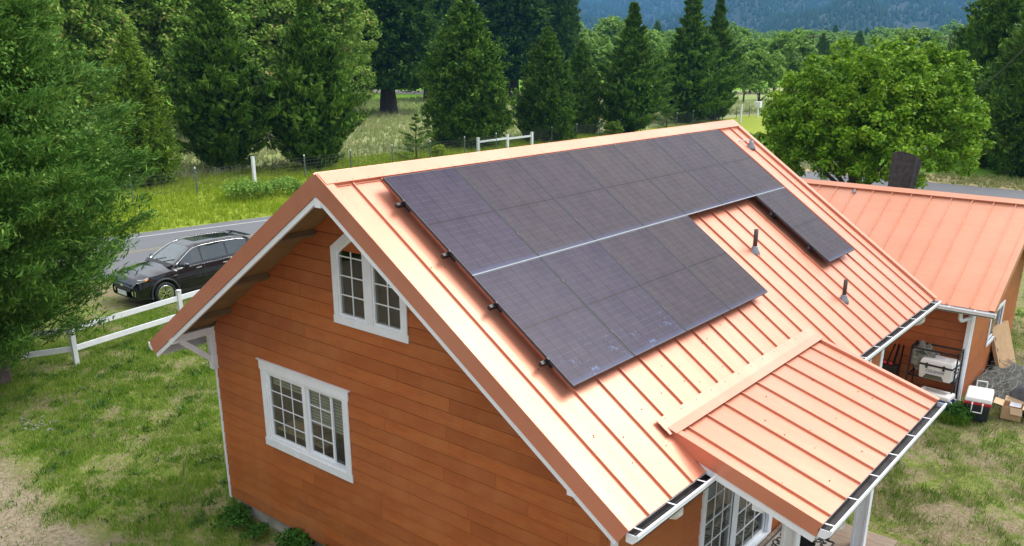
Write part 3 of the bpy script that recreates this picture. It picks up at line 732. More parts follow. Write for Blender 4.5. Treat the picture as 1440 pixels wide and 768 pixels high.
for (y0, y1, yo) in ((PY0-.03, PY0+.06, -1), (PY1-.06, PY1+.03, 1)):
    g = MB(); O = (PX0, 0, PZ0+.014); fr_ = lambda a, b, c, d, e, h_: g.frame(O, (0, 1, 0), pd, pn, a, b, c, d, e, h_)
    fr_(y0, y1, -.02, PL+.01, .026, .034)
    ya, yb = (y0-.004, y0+.008) if yo < 0 else (y1-.008, y1+.004); fr_(ya, yb, -.02, PL+.01, -.15, .0335)
    yi = y1-.008 if yo < 0 else y0; fr_(yi, yi+.008, 0, PL+.01, -.008, .026)
    g.build('rake_trim', M['roof'], proof)
    g = MB(); y2 = (y0+.012, y0+.05) if yo < 0 else (y1-.05, y1-.012); g.frame(O, (0, 1, 0), pd, pn, y2[0], y2[1], .06, PL, -.24, -.152); g.build('fascia_board', M['white'], proof)
g = MB(); slab(g, 1.55, 6.10, 4.63, 4.80, .034, .040); g.frame((PX0, 0, PZ0+.014), (0, 1, 0), pd, pn, PY0-.06, PY1+.05, -.05, .08, .036, .042); slab(g, 1.55, 6.10, 4.79, 4.86, .036, .043)
g.build('transition_flashing', M['flash'], proof)
g = MB()
for k in range(12): g.lathe([(.008, 0), (.006, .006)], RP(1.7+.38*k, 4.67, .040), 6); g.lathe([(.008, 0), (.006, .006)], RP(1.75+.38*k, 4.83, .044), 6)
g.build('screws', M['lead'], proof)
gutter(house, PX1-.018, PY0-.03, PY1+.03, PZ1-.02, 1, .72, outlets=(2.15,))
MB().box(5.02, 5.16, PY0+.02, PY1-.05, 2.78, 2.93).build('porch_beam', M['white'], house, bevel=.006)
MB().box(PX1-.07, PX1-.035, PY0+.03, PY1-.03, 2.70, 2.86).build('fascia_board', M['white'], house)
for (x, y, s_) in ((5.09, 5.86, .085), (5.09, 2.86, .085)):
    p_ = MB().box(x-s_, x+s_, y-s_, y+s_, .34, 2.78).build('porch_post', M['white'], house, bevel=.008)
    g = MB(); g.box(x-s_-.012, x-s_+.03, y-s_-.012, y-s_+.02, .36, 2.77); g.box(x+s_-.03, x+s_+.012, y-s_-.012, y-s_+.02, .36, 2.77); g.build('post_casing', M['white'], p_, bevel=.004)
deck = MB().box(3.90, 5.45, 1.6, 6.35, .06, .30).build('deck', M['darkwood'], house)
me_pl = MB().box(0, 1.62, 0, .136, 0, .038).mesh('deck_plank', M['deck'])
for k in range(34): put_local('deck_plank', me_pl, deck, Matrix.Translation((3.90, 1.58+k*.1425, .305+.001*(k % 3))))
# ------------------------------------------------------------------ solar panels
PW, PH, U0, S0, HP = 1.272, 1.7574, .708, .3383, .156
fw_ = PW-.018; fh_ = PH-.006
def pv_frame():
    g = MB(); t = .011
    g.box(0, fw_, 0, t, -.035, .0); g.box(0, fw_, fh_-t, fh_, -.035, .0); g.box(0, t, t, fh_-t, -.035, .0); g.box(fw_-t, fw_, t, fh_-t, -.035, .0)
    return g.mesh('frame', M['frame'])
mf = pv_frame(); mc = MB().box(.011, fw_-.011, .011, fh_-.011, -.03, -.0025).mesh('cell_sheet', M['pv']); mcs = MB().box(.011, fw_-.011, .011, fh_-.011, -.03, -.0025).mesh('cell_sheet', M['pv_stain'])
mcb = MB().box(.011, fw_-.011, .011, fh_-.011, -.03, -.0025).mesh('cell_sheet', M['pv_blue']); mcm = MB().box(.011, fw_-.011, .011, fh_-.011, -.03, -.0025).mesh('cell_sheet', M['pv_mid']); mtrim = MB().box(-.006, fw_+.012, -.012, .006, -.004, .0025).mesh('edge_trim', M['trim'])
mclamp = MB().box(-.014, .014, -.016, .016, -.03, .004).mesh('clamp', M['black'])
mjb = MB().box(-.2, .2, -.05, .05, -.055, -.036).mesh('junction_box', M['black'])
rown = ['nearest the front gable', 'second from the front gable', 'third from the front gable', 'fourth from the front gable', 'fifth from the front gable', 'sixth from the front gable', 'last before the far rake']
lown = ['nearest the front gable with bluish water stains', 'second from the front gable with faint blue marks', 'third from the front gable', 'fourth and last of its joined run']
def solar(i, row, label):
    s_low = S0+row*(PH+.012)+fh_
    o = RP(U0+i*PW, s_low, HP)
    r = thing('solar_panel', label, 'solar panel', (0, 0, 0), 'black solar panels on the copper roof')
    # local x along the ridge, y up the slope, z out of the roof
    r.matrix_world = mat_from(o, (0, 1, 0), -dR, nR)
    for nm, me_ in (('frame', mf), ('cell_sheet', mcs if i < 2 and row == 1 else (mcb if i == 0 else (mcm if i < 3 or (i == 5 and row == 0) else mc))), ('junction_box', mjb)):  # painted sky tint chosen by column
        c = bpy.data.objects.new(nm, me_); C.objects.link(c); c.parent = r
        if nm == 'frame' and row == 0:
            e_ = bpy.data.objects.new('edge_trim', mtrim); C.objects.link(e_); e_.parent = r
        if nm == 'junction_box': c.location = (fw_/2, fh_*.5, 0)
    for yy in (.42, 1.32):
        c = bpy.data.objects.new('clamp', mclamp); C.objects.link(c); c.parent = r; c.location = (-.009, yy, 0)
for i in range(7): solar(i, 0, 'black solar panel in the row along the ridge, '+rown[i])
for i in range(4): solar(i, 1, 'black solar panel in the lower row, '+lown[i])
solar(6, 1, 'lone black solar panel hanging below the ridge row at its far end')
# mounting rails and feet on the roof
def rail(s_, u0, u1):
    g = MB(); slab(g, u0, u1, s_-.022, s_+.022, .066, .115, 1); r_ = g.build('mounting_rail', M['black'], house)
    u = u0+.25
    while u < u1:
        g = MB(); slab(g, u-.03, u+.03, s_-.04, s_+.05, -.01, .068, 1); g.build('rail_foot', M['black'], r_); u += 1.38
for row, (a, b) in ((0, (U0-.10, U0+7*PW+.04)), (1, (U0-.10, U0+4*PW+.03)), (1, (U0+6*PW-.08, U0+7*PW+.04))):
    for q in (.43, 1.33): rail(S0+row*(PH+.012)+q, a, b)

# ------------------------------------------------------------------ shed
shed = thing('shed', 'orange cedar sided shed with copper metal roof and one small white framed window', 'shed', (1, 16.6, 0))
HX0, HX1, HY0, HY1 = -3.4, 4.62, 13.97, 19.25; HR = 4.27; HYR = 16.6; HE0, HEX = 13.38, 5.1; HZE = 2.38
HA = math.atan((HR-HZE)/(HYR-HE0)); HL = (HYR-HE0)/cos(HA); hta = math.tan(HA)
def HP_(x, s, h, side=-1):  # side -1 faces the camera (-y)
    return Vector((x, HYR+side*(s*cos(HA)+h*sin(HA)), HR-s*sin(HA)+h*cos(HA)))
def hslab(mb, x0, x1, s0, s1, h0, h1, side=-1):
    d = HP_(0, 1, 0, side)-HP_(0, 0, 0, side); n = HP_(0, 0, 1, side)-HP_(0, 0, 0, side)
    return mb.frame((0, HYR, HR), (1, 0, 0), d, n, x0, x1, s0, s1, h0, h1)
hu = HR-.16
wall(shed, 'front_wall', (0, HY0, 0), (1, 0, 0), (0, -1, 0), .06, HR-(HYR-HY0)*hta-.1, .2, lambda z: (HX0, HX1), [], 11)
wall(shed, 'end_wall', (HX1, 0, 0), (0, 1, 0), (1, 0, 0), .06, HR-.25, .2, lambda z: (max(HY0, HYR-(hu-z)/hta), min(HY1, HYR+(hu-z)/hta)), [(16.0, 17.3, .92, 1.60)], 12)
wall(shed, 'back_wall', (0, HY1, 0), (1, 0, 0), (0, 1, 0), .06, 2.5, .2, lambda z: (HX0, HX1), [], 13)
wall(shed, 'end_wall', (HX0, 0, 0), (0, 1, 0), (-1, 0, 0), .06, HR-.25, .2, lambda z: (max(HY0, HYR-(hu-z)/hta), min(HY1, HYR+(hu-z)/hta)), [], 14)
MB().box(HX0+.05, HX1-.05, HY0+.05, HY1-.05, -.1, .08).build('floor_slab', M['concrete'], shed)
MB().box(HX1-.075, HX1+.045, HY0-.055, HY0-.022, .03, 2.42).build('corner_board', M['white'], shed, bevel=.004)
MB().box(HX1+.012, HX1+.045, HY0-.022, HY0+.09, .03, 2.42).build('corner_board', M['white'], shed, bevel=.004)
wn = bpy.data.objects.new('window', None); place(wn, shed, (HX1, 16.65, 1.2)); f = W((HX1, 0, 0), (0, 1, 0), (1, 0, 0))
g = MB(); f(g, 15.93, 17.38, 1.60, 1.70, .026, .05); f(g, 15.93, 17.38, .82, .92, .026, .05); f(g, 15.93, 16.04, .92, 1.60, .026, .048); f(g, 17.27, 17.38, .92, 1.60, .026, .048)
g.build('window_trim', M['white'], wn, bevel=.004); sash(wn, f, 16.04, 17.27, .92, 1.60, -.02, 1, 1, fr=.06)
MB().box(HX1-.3, HX1-.28, 15.9, 17.4, .8, 1.7).build('backing', M['painted_unlit_room'], wn)
hroof = hslab(hslab(MB(), HX0-.4, HEX-.04, 0, HL-.03, -.13, -.02, -1), HX0-.4, HEX-.04, 0, HL-.03, -.13, -.02, 1).build('roof', M['ply'], shed)
def pan2(mat, width, length):
    g = MB(); g.box(0, width, 0, length, -.018, -.010); g.box(-.009, .009, 0, length, -.0099, .028); return g.mesh('roof_panel', mat)
mp2 = pan2(M['roof_shed'], .4615, HL)
hx = [.49-.4615*k for k in range(8, -1, -1)]; hx = [.49+.4615*k for k in range(-9, 10)]
for x in hx:
    for side in (-1, 1):
        d = HP_(0, 1, 0, side)-HP_(0, 0, 0, side); n = HP_(0, 0, 1, side)-HP_(0, 0, 0, side)
        put_local('roof_panel', mp2, hroof, mat_from(HP_(x, 0, 0, side), (1, 0, 0), d, n))
xe = hx[-1]+.4615
mp3 = pan2(M['roof_shed'], HEX-xe if HEX-xe > .05 else .05, HL)
g = MB()
for side in (-1, 1): hslab(g, HX0-.45, HEX+.02, 0, .17, .034, .042, side); hslab(g, HX0-.45, HEX+.02, .163, .17, .0, .034, side)
g.build('ridge_cap', M['roof_shed'], hroof)
for side in (-1, 1):
    g = MB(); hslab(g, HEX-.10, HEX+.02, 0, HL+.01, .026, .034, side); hslab(g, HEX+.008, HEX+.022, 0, HL+.01, -.15, .0335, side); g.build('rake_trim', M['roof_shed'], hroof)
    g = MB(); hslab(g, HEX-.03, HEX+.006, .0, HL, -.21, -.152, side); g.build('fascia_board', M['white'], hroof)
p = HP_(.95, .30, -.01); v = bpy.data.objects.new('roof_vent', None); place(v, shed, p); MB().lathe([(.055, -.03), (.055, .03), (.03, .045), (.02, .075)], p, 12).build('boot', M['lead'], v)
# shed gutter runs along x
g = MB(); P = [(0, 0), (0, -.10), (-.07, -.105), (-.115, -.055), (-.115, 0)]
zc = HZE-.03; X0, X1 = 3.95, HEX+.06
for (a, b) in zip(P[:-1], P[1:]):
    g.prism([(X0, HE0+a[0], zc+a[1]), (X0, HE0+b[0], zc+b[1]), (X0, HE0+b[0]+.004, zc+b[1]+.006), (X0, HE0+a[0]+.004, zc+a[1]+.006)], (X1-X0, 0, 0))
for xx in (X0, X1-.006): g.prism([(xx, HE0+a, zc+b) for a, b in P], (.006, 0, 0))
g.box(X0, X1, HE0-.128, HE0-.106, zc-.008, zc+.010)
G = g.build('gutter', M['vinyl'], shed)
MB().box(X0+.02, X1-.02, HE0-.10, HE0-.012, zc-.09, zc-.05).build('gutter_debris', M['gutter_in'], G)
for x in (4.25, 4.75): MB().bar((x, HE0+.01, zc+.008), (x, HE0-.125, zc+.014), .028, .005).build('strap', M['vinyl'], G)
ds = bpy.data.objects.new('downspout', None); place(ds, shed, (4.66, 13.5, 0))
MB().tube([(4.50, HE0-.05, zc-.08), (4.50, HE0-.05, zc-.22), (4.52, HE0+.02, zc-.28), (4.60, HY0-.14, zc-.31)], .045, 10).build('elbow', M['vinyl'], ds)
MB().box(4.56, 4.655, HY0-.16, HY0-.07, .1, zc-.24).build('pipe', M['vinyl'], ds, bevel=.01)

# ------------------------------------------------------------------ fences
fence = thing('rail_fence', 'white two rail fence running from the big evergreen behind the house, past the black car', 'fence', (-13.23, 2.4, 0))
F0 = Vector((-13.23, 2.4, 0)); fd = Vector((-.58, 3.29, 0)).normalized(); sp = 3.34
for k in range(-2, 5):
    b = F0+fd*sp*k if k >= 0 else F0+Vector((-.55, -1.5, 0)).normalized()*sp*abs(k)
    po = MB().box(b.x-.058, b.x+.058, b.y-.058, b.y+.058, -.05, 1.10).build('post', M['vinyl'], fence, bevel=.006)
    MB().lathe([(.095, 1.10), (.095, 1.125), (.0, 1.155)], (b.x, b.y, 0), 4).build('cap', M['vinyl'], po)
for k in range(-2, 4):
    b = F0+fd*sp*k if k >= 0 else F0+Vector((-.55, -1.5, 0)).normalized()*sp*abs(k)
    c = F0+fd*sp*(k+1) if k+1 >= 0 else F0+Vector((-.55, -1.5, 0)).normalized()*sp*abs(k+1)
    for z in (.40, .90): MB().bar(b+Vector((0, 0, z)), c+Vector((0, 0, z)), .045, .14).build('rail', M['vinyl'], fence, bevel=.004)
# wire field fence beyond the road
wf = thing('wire_fence', 'thin wire field fence on metal posts in the tall grass beyond the road', 'fence', (-35.6, 30, 0))
ln = lambda y: -35.1-(y-20)*.034
for y in [8+3.75*k for k in range(24)]:
    if any(abs(y-q) < 1.2 for q in (22.94, 43.45, 46.7, 49.7)): continue
    x = ln(y); MB().box(x-.03, x+.03, y-.03, y+.03, -.1, 1.35).build('metal_post', M['tpost'], wf)
    MB().box(x-.03, x+.031, y-.031, y+.03, 1.36, 1.46).build('post_tip', M['vinyl'], wf)
g = MB()
for z in (.3, .5, .7, .9, 1.1, 1.25):
    g.bar((ln(4), 4, z), (ln(98), 98, z), .012, .012)
for k in range(330): y = 4+k*.28; g.bar((ln(y), y, .25), (ln(y), y, 1.12), .006, .006)
tag(g.build('wire_mesh', M['wire'], wf), kind='stuff')
def wpost(x, y, h, label, r=.08):
    o = thing('wood_post', label, 'post', (x, y, 0))
    MB().box(x-r, x+r, y-r, y+r, -.1, h).build('post', M['white'], o, bevel=.01); MB().box(x-r-.01, x+r+.01, y-r-.01, y+r+.01, h, h+.03).build('cap', M['white'], o)
wpost(-35.06, 22.94, 1.65, 'thick white post in the wire fence just across the road from the car')
wpost(-37.3, 70.0, 1.7, 'white post of the field fence seen just over the middle of the ridge')
wpost(-33.9, 84.0, 2.0, 'white post standing in the field beyond the far end of the roof ridge')
gt = thing('rail_brace', 'white H shaped rail section with three posts beyond the road, over the ridge', 'fence', (-36, 46.5, 0))
for (x, y) in ((-36.0, 43.45), (-36.0, 46.9), (-35.75, 49.69)): MB().box(x-.09, x+.09, y-.09, y+.09, -.1, 1.25).build('post', M['white'], gt, bevel=.01)
for a, b in (((-36.0, 43.45), (-36.0, 46.9)), ((-36.0, 46.9), (-35.75, 49.69))): MB().bar((*a, .90), (*b, .95), .09, .14).build('rail', M['white'], gt)
mb_ = thing('mailbox', 'small white box on a post beside the road past the fruit tree', 'mailbox', (-36.4, 93.8, 0))
MB().box(-36.5, -36.3, 93.7, 93.9, 0, 1.1).build('post', M['white'], mb_); MB().box(-36.75, -36.05, 93.5, 94.1, 1.1, 1.8).build('box', M['white'], mb_, bevel=.05)

# ------------------------------------------------------------------ car
def make_car(loc):
    car = thing('parked_suv', 'black sport utility car with chrome window trim parked behind the white rail fence', 'car', loc)
    X0, Y0 = loc[0], loc[1]
    def T(u, v, z): return (X0+v, Y0+u, z)      # u back from the nose, v towards +x (its left side), z up
    def lerp(x, P):
        for (a, b), (c, d) in zip(P[:-1], P[1:]):
            if x <= c: t = (x-a)/(c-a); return b+(d-b)*max(0, t)
        return P[-1][1]
    def sm(x, P):
        for (a, b), (c, d) in zip(P[:-1], P[1:]):
            if x <= c: t = max(0, (x-a)/(c-a)); t = t*t*(3-2*t); return b+(d-b)*t
        return P[-1][1]
    Ln, WR = 4.6, .37
    hood = [(0, .66), (.04, .80), (.12, .93), (.45, 1.02), (1.0, 1.09), (1.35, 1.14), (3.9, 1.17), (4.35, 1.16), (4.5, 1.10), (4.6, .95)]
    shoulder = [(0, .62), (.05, .74), (.15, .86), (.5, .95), (1.2, 1.01), (2.6, 1.05), (4.0, 1.10), (4.45, 1.04), (4.6, .90)]
    hw = [(0, .62), (.06, .74), (.2, .84), (.5, .905), (1.0, .925), (3.7, .925), (4.2, .90), (4.45, .82), (4.6, .70)]
    low = lambda u: lerp(u, [(0, .34), (.1, .24), (.5, .22), (4.2, .24), (4.5, .30), (4.6, .42)])
    AX = (.90, 3.59)
    us = sorted(set([round(x, 4) for x in list(np.linspace(0, Ln, 64))+[.02, .05, .09, .13]+[a+(.43)*cos(t) for a in AX for t in np.linspace(0, pi, 17)]+[1.38, 1.395, 2.32, 2.335, 3.28, 3.295]]))
    zl = []
    for u in us:
        z = low(u)
        for a in AX:
            if abs(u-a) < .43: z = max(z, .36+math.sqrt(.43**2-(u-a)**2))
        zl.append(z)
    nlev = 12; grid = []
    for u, z0 in zip(us, zl):
        H, S, Wd = sm(u, hood), sm(u, shoulder), sm(u, hw); row = [(0, z0), (.55, z0), (.60, z0)]
        for k in range(nlev+1):
            z = z0+(S-z0)*k/nlev
            q = (z-.30)/(S-.30); bul = 1-.10*max(0, .35-q)**1*2-.085*max(0, q-.55)**1.5*2
            if .42 < q < .60: bul += .012
            row.append((Wd*bul, z))
        ws = row[-1][0]
        for k in range(1, 7):
            t = k/6; row.append((ws*(1-t**1.2), S+(H-S)*math.sin(min(1, t*1.25)*pi/2)))
        grid.append(row)
    nr = len(grid[0])
    parts = {'body': MB(), 'seam': MB(), 'cladding': MB(), 'hood': MB()}
    for q_ in '+-': parts['door_front'+q_] = MB(); parts['door_rear'+q_] = MB()
    for s_ in (1, -1):
        for i in range(len(us)-1):
            um = (us[i]+us[i+1])/2
            for j in range(nr-1):
                q = [T(us[i], s_*grid[i][j][0], grid[i][j][1]), T(us[i+1], s_*grid[i+1][j][0], grid[i+1][j][1]), T(us[i+1], s_*grid[i+1][j+1][0], grid[i+1][j+1][1]), T(us[i], s_*grid[i][j+1][0], grid[i][j+1][1])]
                if s_ < 0: q = q[::-1]
                lev = j-3; key = 'body'
                near = any(abs(um-a) < .50 for a in AX)
                if lev < 0: key = 'cladding'
                elif 0 <= lev < nlev:
                    if lev <= 1 and not near: key = 'cladding'
                    elif lev <= 0: key = 'cladding'
                    elif um < .12 and lev < 6: key = 'cladding'
                    elif any(abs(um-c) < .0085 for c in (1.3875, 2.3275, 3.2875)) and lev > 1: key = 'seam'
                    elif 1.395 < um < 2.32 and lev > 1: key = 'door_front'+'-+'[s_ > 0]
                    elif 2.335 < um < 3.28 and lev > 1: key = 'door_rear'+'-+'[s_ > 0]
                elif um < 1.30: key = 'hood'
                b = parts[key]
                b.add(q, [(0, 1, 2, 3)], True)
    nmz = {'body': ('body', 'paint'), 'door_front+': ('door', 'paint'), 'door_rear+': ('door', 'paint'), 'door_front-': ('door', 'paint'), 'door_rear-': ('door', 'paint'), 'seam': ('door_gap', 'rubber'), 'cladding': ('sill_cladding', 'plastic'), 'bumper': ('bumper', 'plastic'), 'hood': ('hood', 'paint')}
    P_ = {}
    for k, b in parts.items():
        if b.v:
            o = b.build(nmz[k][0], M[nmz[k][1]], car); P_[k] = o
            import bmesh
            bm = bmesh.new(); bm.from_mesh(o.data); bmesh.ops.remove_doubles(bm, verts=bm.verts, dist=.0005); bm.to_mesh(o.data); bm.free()
    # greenhouse
    rz = [(1.22, 1.10), (1.35, 1.17), (1.7, 1.40), (2.05, 1.60), (2.35, 1.665), (3.0, 1.685), (3.7, 1.665), (4.15, 1.60), (4.28, 1.54), (4.5, 1.12)]
    bw = [(1.22, .74), (1.5, .80), (2.2, .835), (3.6, .83), (4.5, .72)]; rw = [(1.22, .72), (2.0, .60), (2.5, .615), (3.6, .60), (4.5, .62)]
    us2 = sorted(set([round(x, 3) for x in list(np.linspace(1.22, 4.5, 46))+[2.02, 2.30, 2.36, 3.22, 3.28, 3.36, 4.02, 4.08]])); g2 = []
    for u in us2:
        zr = lerp(u, rz); zb = sm(u, shoulder)-.005; zb = min(zb, zr-.004); bwid, rwid = lerp(u, bw), lerp(u, rw)
        row = []
        for k in range(7):
            t = k/6; zt = max(zb, zr-.075); ww = bwid+(rwid+.03-bwid)*min(1, (t*(zt-zb))/.50)
            row.append((ww, zb+(zt-zb)*t))
        e = row[-1][0]
        for k in range(1, 8):
            t = k/7; row.append((e*(1-t), row[6][1]+(zr-row[6][1])*math.sin(min(1, t*2.2)*pi/2)))
        g2.append(row)
    gh = {k_: MB() for k_ in ('roof_panel', 'windshield', 'rear_window', 'pillar+', 'pillar-', 'fw+', 'fw-', 'rw+', 'rw-', 'qw+', 'qw-')}
    for s_ in (1, -1):
        for i in range(len(us2)-1):
            um = (us2[i]+us2[i+1])/2
            for j in range(len(g2[0])-1):
                q = [T(us2[i], s_*g2[i][j][0], g2[i][j][1]), T(us2[i+1], s_*g2[i+1][j][0], g2[i+1][j][1]), T(us2[i+1], s_*g2[i+1][j+1][0], g2[i+1][j+1][1]), T(us2[i], s_*g2[i][j+1][0], g2[i][j+1][1])]
                if s_ < 0: q = q[::-1]
                if j < 6:
                    zr = lerp(um, rz)
                    if j == 0 or um < 1.42: k_ = 'pillar'
                    elif um < 2.30: k_ = 'fw'
                    elif 2.36 < um < 3.22: k_ = 'rw'
                    elif 3.28 < um < 4.05: k_ = 'qw'
                    else: k_ = 'pillar'
                elif j <= 6 and um < 2.06: k_ = 'pillar'
                else: k_ = 'windshield' if 1.3 < um < 2.05 else ('rear_window' if um > 4.26 else 'roof_panel')
                if k_ in ('pillar', 'fw', 'rw', 'qw'): k_ += '-+'[s_ > 0]
                gh[k_].add(q, [(0, 1, 2, 3)], True)
    gm = {'roof_panel': ('roof_panel', 'paint', None), 'windshield': ('windscreen', 'windscreen', None), 'rear_window': ('rear_window', 'carglass', None)}
    for q_ in '+-': gm['pillar'+q_] = ('pillar', 'paint', None); gm['fw'+q_] = ('window', 'carglass', 'door_front'+q_); gm['rw'+q_] = ('window', 'carglass', 'door_rear'+q_); gm['qw'+q_] = ('window', 'carglass', None)
    import bmesh
    for k, b in gh.items():
        if not b.v: continue
        par = P_.get(gm[k][2]) or car
        o = b.build(gm[k][0], M[gm[k][1]], par)
        bm = bmesh.new(); bm.from_mesh(o.data); bmesh.ops.remove_doubles(bm, verts=bm.verts, dist=.0005); bm.to_mesh(o.data); bm.free()
    # trim
    for s_ in (1, -1):
        def gp2(u, j, off=.006):
            import bisect
            i = min(max(bisect.bisect(us2, u)-1, 0), len(us2)-2); t = (u-us2[i])/(us2[i+1]-us2[i]); a, b = g2[i][j], g2[i+1][j]
            return Vector(T(u, s_*(a[0]+(b[0]-a[0])*t+off), a[1]+(b[1]-a[1])*t+.004))
        MB().tube([gp2(u, 6) for u in np.linspace(1.42, 4.05, 24)], .011, 6).build('window_trim', M['chrome'], car)
        MB().tube([gp2(u, 6, -.07)+Vector((0, 0, .065)) for u in np.linspace(2.25, 4.1, 14)], .016, 6).build('roof_rail', M['paint'], car)
        mr = bpy.data.objects.new('mirror', None); place(mr, car, T(1.62, s_*.93, 1.08))
        MB().lathe([(.0, -.10), (.07, -.09), (.085, 0), (.08, .08), (.05, .12)], T(1.63, s_*1.0, 1.13), 12, 'x').build('housing', M['paint'], mr)
        MB().bar(T(1.63, s_*.84, 1.05), T(1.63, s_*.98, 1.10), .05, .04).build('stalk', M['plastic'], mr)
        for u in (2.12, 3.08):
            o = MB().bar(T(u-.10, s_*.925, .97), T(u+.08, s_*.925, .975), .03, .028).build('door_handle', M['chrome'], P_[('door_front' if u < 2.3 else 'door_rear')+'-+'[s_ > 0]], bevel=.006)
        for a in AX:   # arch cladding
            pts = [T(a+.455*cos(t), s_*.918, .36+.455*sin(t)) for t in np.linspace(-.2, pi+.2, 20)]
            MB().tube(pts, [.034]*20, 6).build('wheel_arch', M['plastic'], car)
        hl = MB().prism([T(.10, s_*.80, .80), T(.10, s_*.45, .80), T(.13, s_*.45, .87), T(.42, s_*.88, .93), T(.38, s_*.915, .86)], (0, 0, .015)).build('headlight', M['lamp'], car)
        MB().tube([T(.13, s_*.50, .83), T(.20, s_*.80, .86), T(.40, s_*.90, .88)], [.03, .045, .03], 8).build('headlight_lens', M['lamp'], hl)
        MB().tube([T(.30, s_*.885, .87), T(.41, s_*.91, .895)], [.03, .025], 8).build('indicator', M['amber'], hl)
        MB().prism([T(.06, s_*.70, .38), T(.06, s_*.50, .38), T(.05, s_*.50, .52), T(.06, s_*.72, .56)], (0, -.03, 0)).build('fog_light_surround', M['chrome'], car)
        MB().box(*sorted((X0+s_*.930, X0+s_*.936)), Y0+1.22, Y0+1.36, .86, .885).build('badge', M['chrome'], P_['body'])
        for a in AX:
            wh = bpy.data.objects.new('wheel', None); place(wh, car, T(a, s_*.82, .36))
            MB().lathe([(.20, -.11), (.33, -.115), (.355, -.09), (.36, 0), (.355, .09), (.33, .115), (.26, .112), (.25, .08)], T(a, s_*.82, .36), 28, 'x').build('tyre', M['rubber'], wh)
            g = MB(); c0 = Vector(T(a, s_*(.82+.10), .36)); g.lathe([(.255, -.02), (.262, .012), (.245, .018), (.235, 0)], c0, 28, 'x')
            g.lathe([(.05, -.03), (.05, .012)], c0, 12, 'x')
            for k in range(5):
                t = k*2*pi/5+.3
                for dt in (-.13, .13): g.bar(c0+Vector((-.004, cos(t)*.045, sin(t)*.045)), c0+Vector((-.004, cos(t+dt)*.245, sin(t+dt)*.245)), .05, .022, upv=(1, 0, 0))
            g.build('rim', M['chrome'], wh); MB().lathe([(.24, -.03), (.24, -.02)], c0+Vector((-.02*s_, 0, 0)), 20, 'x').build('brake_disc', M['plastic'], wh)
        MB().box(*sorted((X0+s_*.60, X0+s_*.78)), Y0+4.50, Y0+4.60, .86, 1.02).build('tail_light', simple('red_lens', (.4, .01, .01), .2), car)
    MB().prism([T(.02, -.45, .50), T(.02, .45, .50), T(.035, .55, .74), T(.035, -.55, .74)], (0, -.02, 0)).build('grille', M['rubber'], car)
    MB().box(X0-.07, X0+.07, Y0-.01, Y0+.02, .63, .70).build('badge', M['chrome'], car)
    MB().box(X0-.26, X0+.26, Y0-.03, Y0-.01, .36, .50).build('licence_plate', M['vinyl'], car)
    MB().prism([T(3.85, -.01, 1.68), T(4.02, -.01, 1.665), T(3.98, -.01, 1.75)], (.02, 0, 0)).build('antenna_fin', M['paint'], car)
    MB().prism([T(4.12, -.58, 1.63), T(4.12, .58, 1.63), T(4.36, .54, 1.60), T(4.36, -.54, 1.60)], (0, 0, .03)).build('rear_spoiler', M['paint'], car, bevel=.01)
    for v_ in (.1, -.35): MB().tube([T(1.33, v_, 1.165), T(1.50, v_+.45, 1.27)], .012, 5).build('wiper', M['rubber'], car)
    MB().prism([T(1.20, -.70, 1.10), T(1.20, .70, 1.10), T(1.34, .76, 1.17), T(1.34, -.76, 1.17)], (0, 0, .012)).build('cowl', M['plastic'], car)
make_car((-17.30, 5.80, 0))

# ------------------------------------------------------------------ props by the shed
def hexa(mb, x0, x1, y0, y1, z0, z1, top=1.0):
    cx, cy = (x0+x1)/2, (y0+y1)/2; hx_, hy_ = (x1-x0)/2, (y1-y0)/2
    vs = [(cx+a*hx_*s, cy+b*hy_*s, z) for z, s in ((z0, 1), (z1, top)) for a, b in ((-1, -1), (1, -1), (1, 1), (-1, 1))]
    return mb.add(vs, [(0, 3, 2, 1), (4, 5, 6, 7), (0, 1, 5, 4), (1, 2, 6, 5), (2, 3, 7, 6), (3, 0, 4, 7)])
# red and white cooler standing on the grass at the shed corner
c1 = thing('cooler', 'black and red cooler with white lid and handles on grass by the shed corner', 'cooler', (5.13, 13.42, 0))
def loc_mesh(mb, nm, mat, par, rz, base, bevel=0):
    o = mb.build(nm, mat, None, org=(0, 0, 0), bevel=bevel); o.parent = par; return o
def grp(par, items, rz=0):
    """items authored around the origin, then set on the thing's base turned by rz"""
    par.rotation_euler = (0, 0, rz)
    out = []
    for nm, mb, mat, bv in items:
        me = mb.mesh(nm, mat); o = bpy.data.objects.new(nm, me); C.objects.link(o); o.parent = par
        if bv: b = o.modifiers.new('bevel', 'BEVEL'); b.width = bv; b.segments = 3; b.limit_method = 'ANGLE'
        out.append(o)
    return out
def handle(x, z, y=0, w_=.13, h=.13, s_=1, out=.05):
    t = .016; return MB().tube([(x, y-w_, z), (x+s_*out, y-w_, z-.01), (x+s_*out, y-w_, z-h), (x+s_*out, y+w_, z-h), (x+s_*out, y+w_, z-.01), (x, y+w_, z)], t, 6, smooth=False)
grp(c1, [('body', hexa(MB(), -.23, .23, -.36, .36, 0.02, .40, 1.10), M['cooler_black'], .03), ('band', hexa(MB(), -.262, .262, -.405, .405, .40, .46), M['cooler_red'], .015),
         ('lid', hexa(MB(), -.268, .268, -.412, .412, .461, .56, .93), M['cooler_white'], .03), ('lid_inset', hexa(MB(), -.15, .15, -.27, .27, .559, .57, .95), M['cooler_white'], .006),
         ('handle', MB().tube([(-.10, -.40, .45), (-.10, -.46, .44), (-.10, -.47, .26), (.10, -.47, .26), (.10, -.46, .44), (.10, -.40, .45)], .016, 6, smooth=False), M['cooler_white'], 0),
         ('handle', MB().tube([(-.10, .40, .47), (-.10, .47, .49), (-.10, .48, .66), (.10, .48, .66), (.10, .47, .49), (.10, .40, .47)], .016, 6, smooth=False), M['cooler_white'], 0)], R_(8))
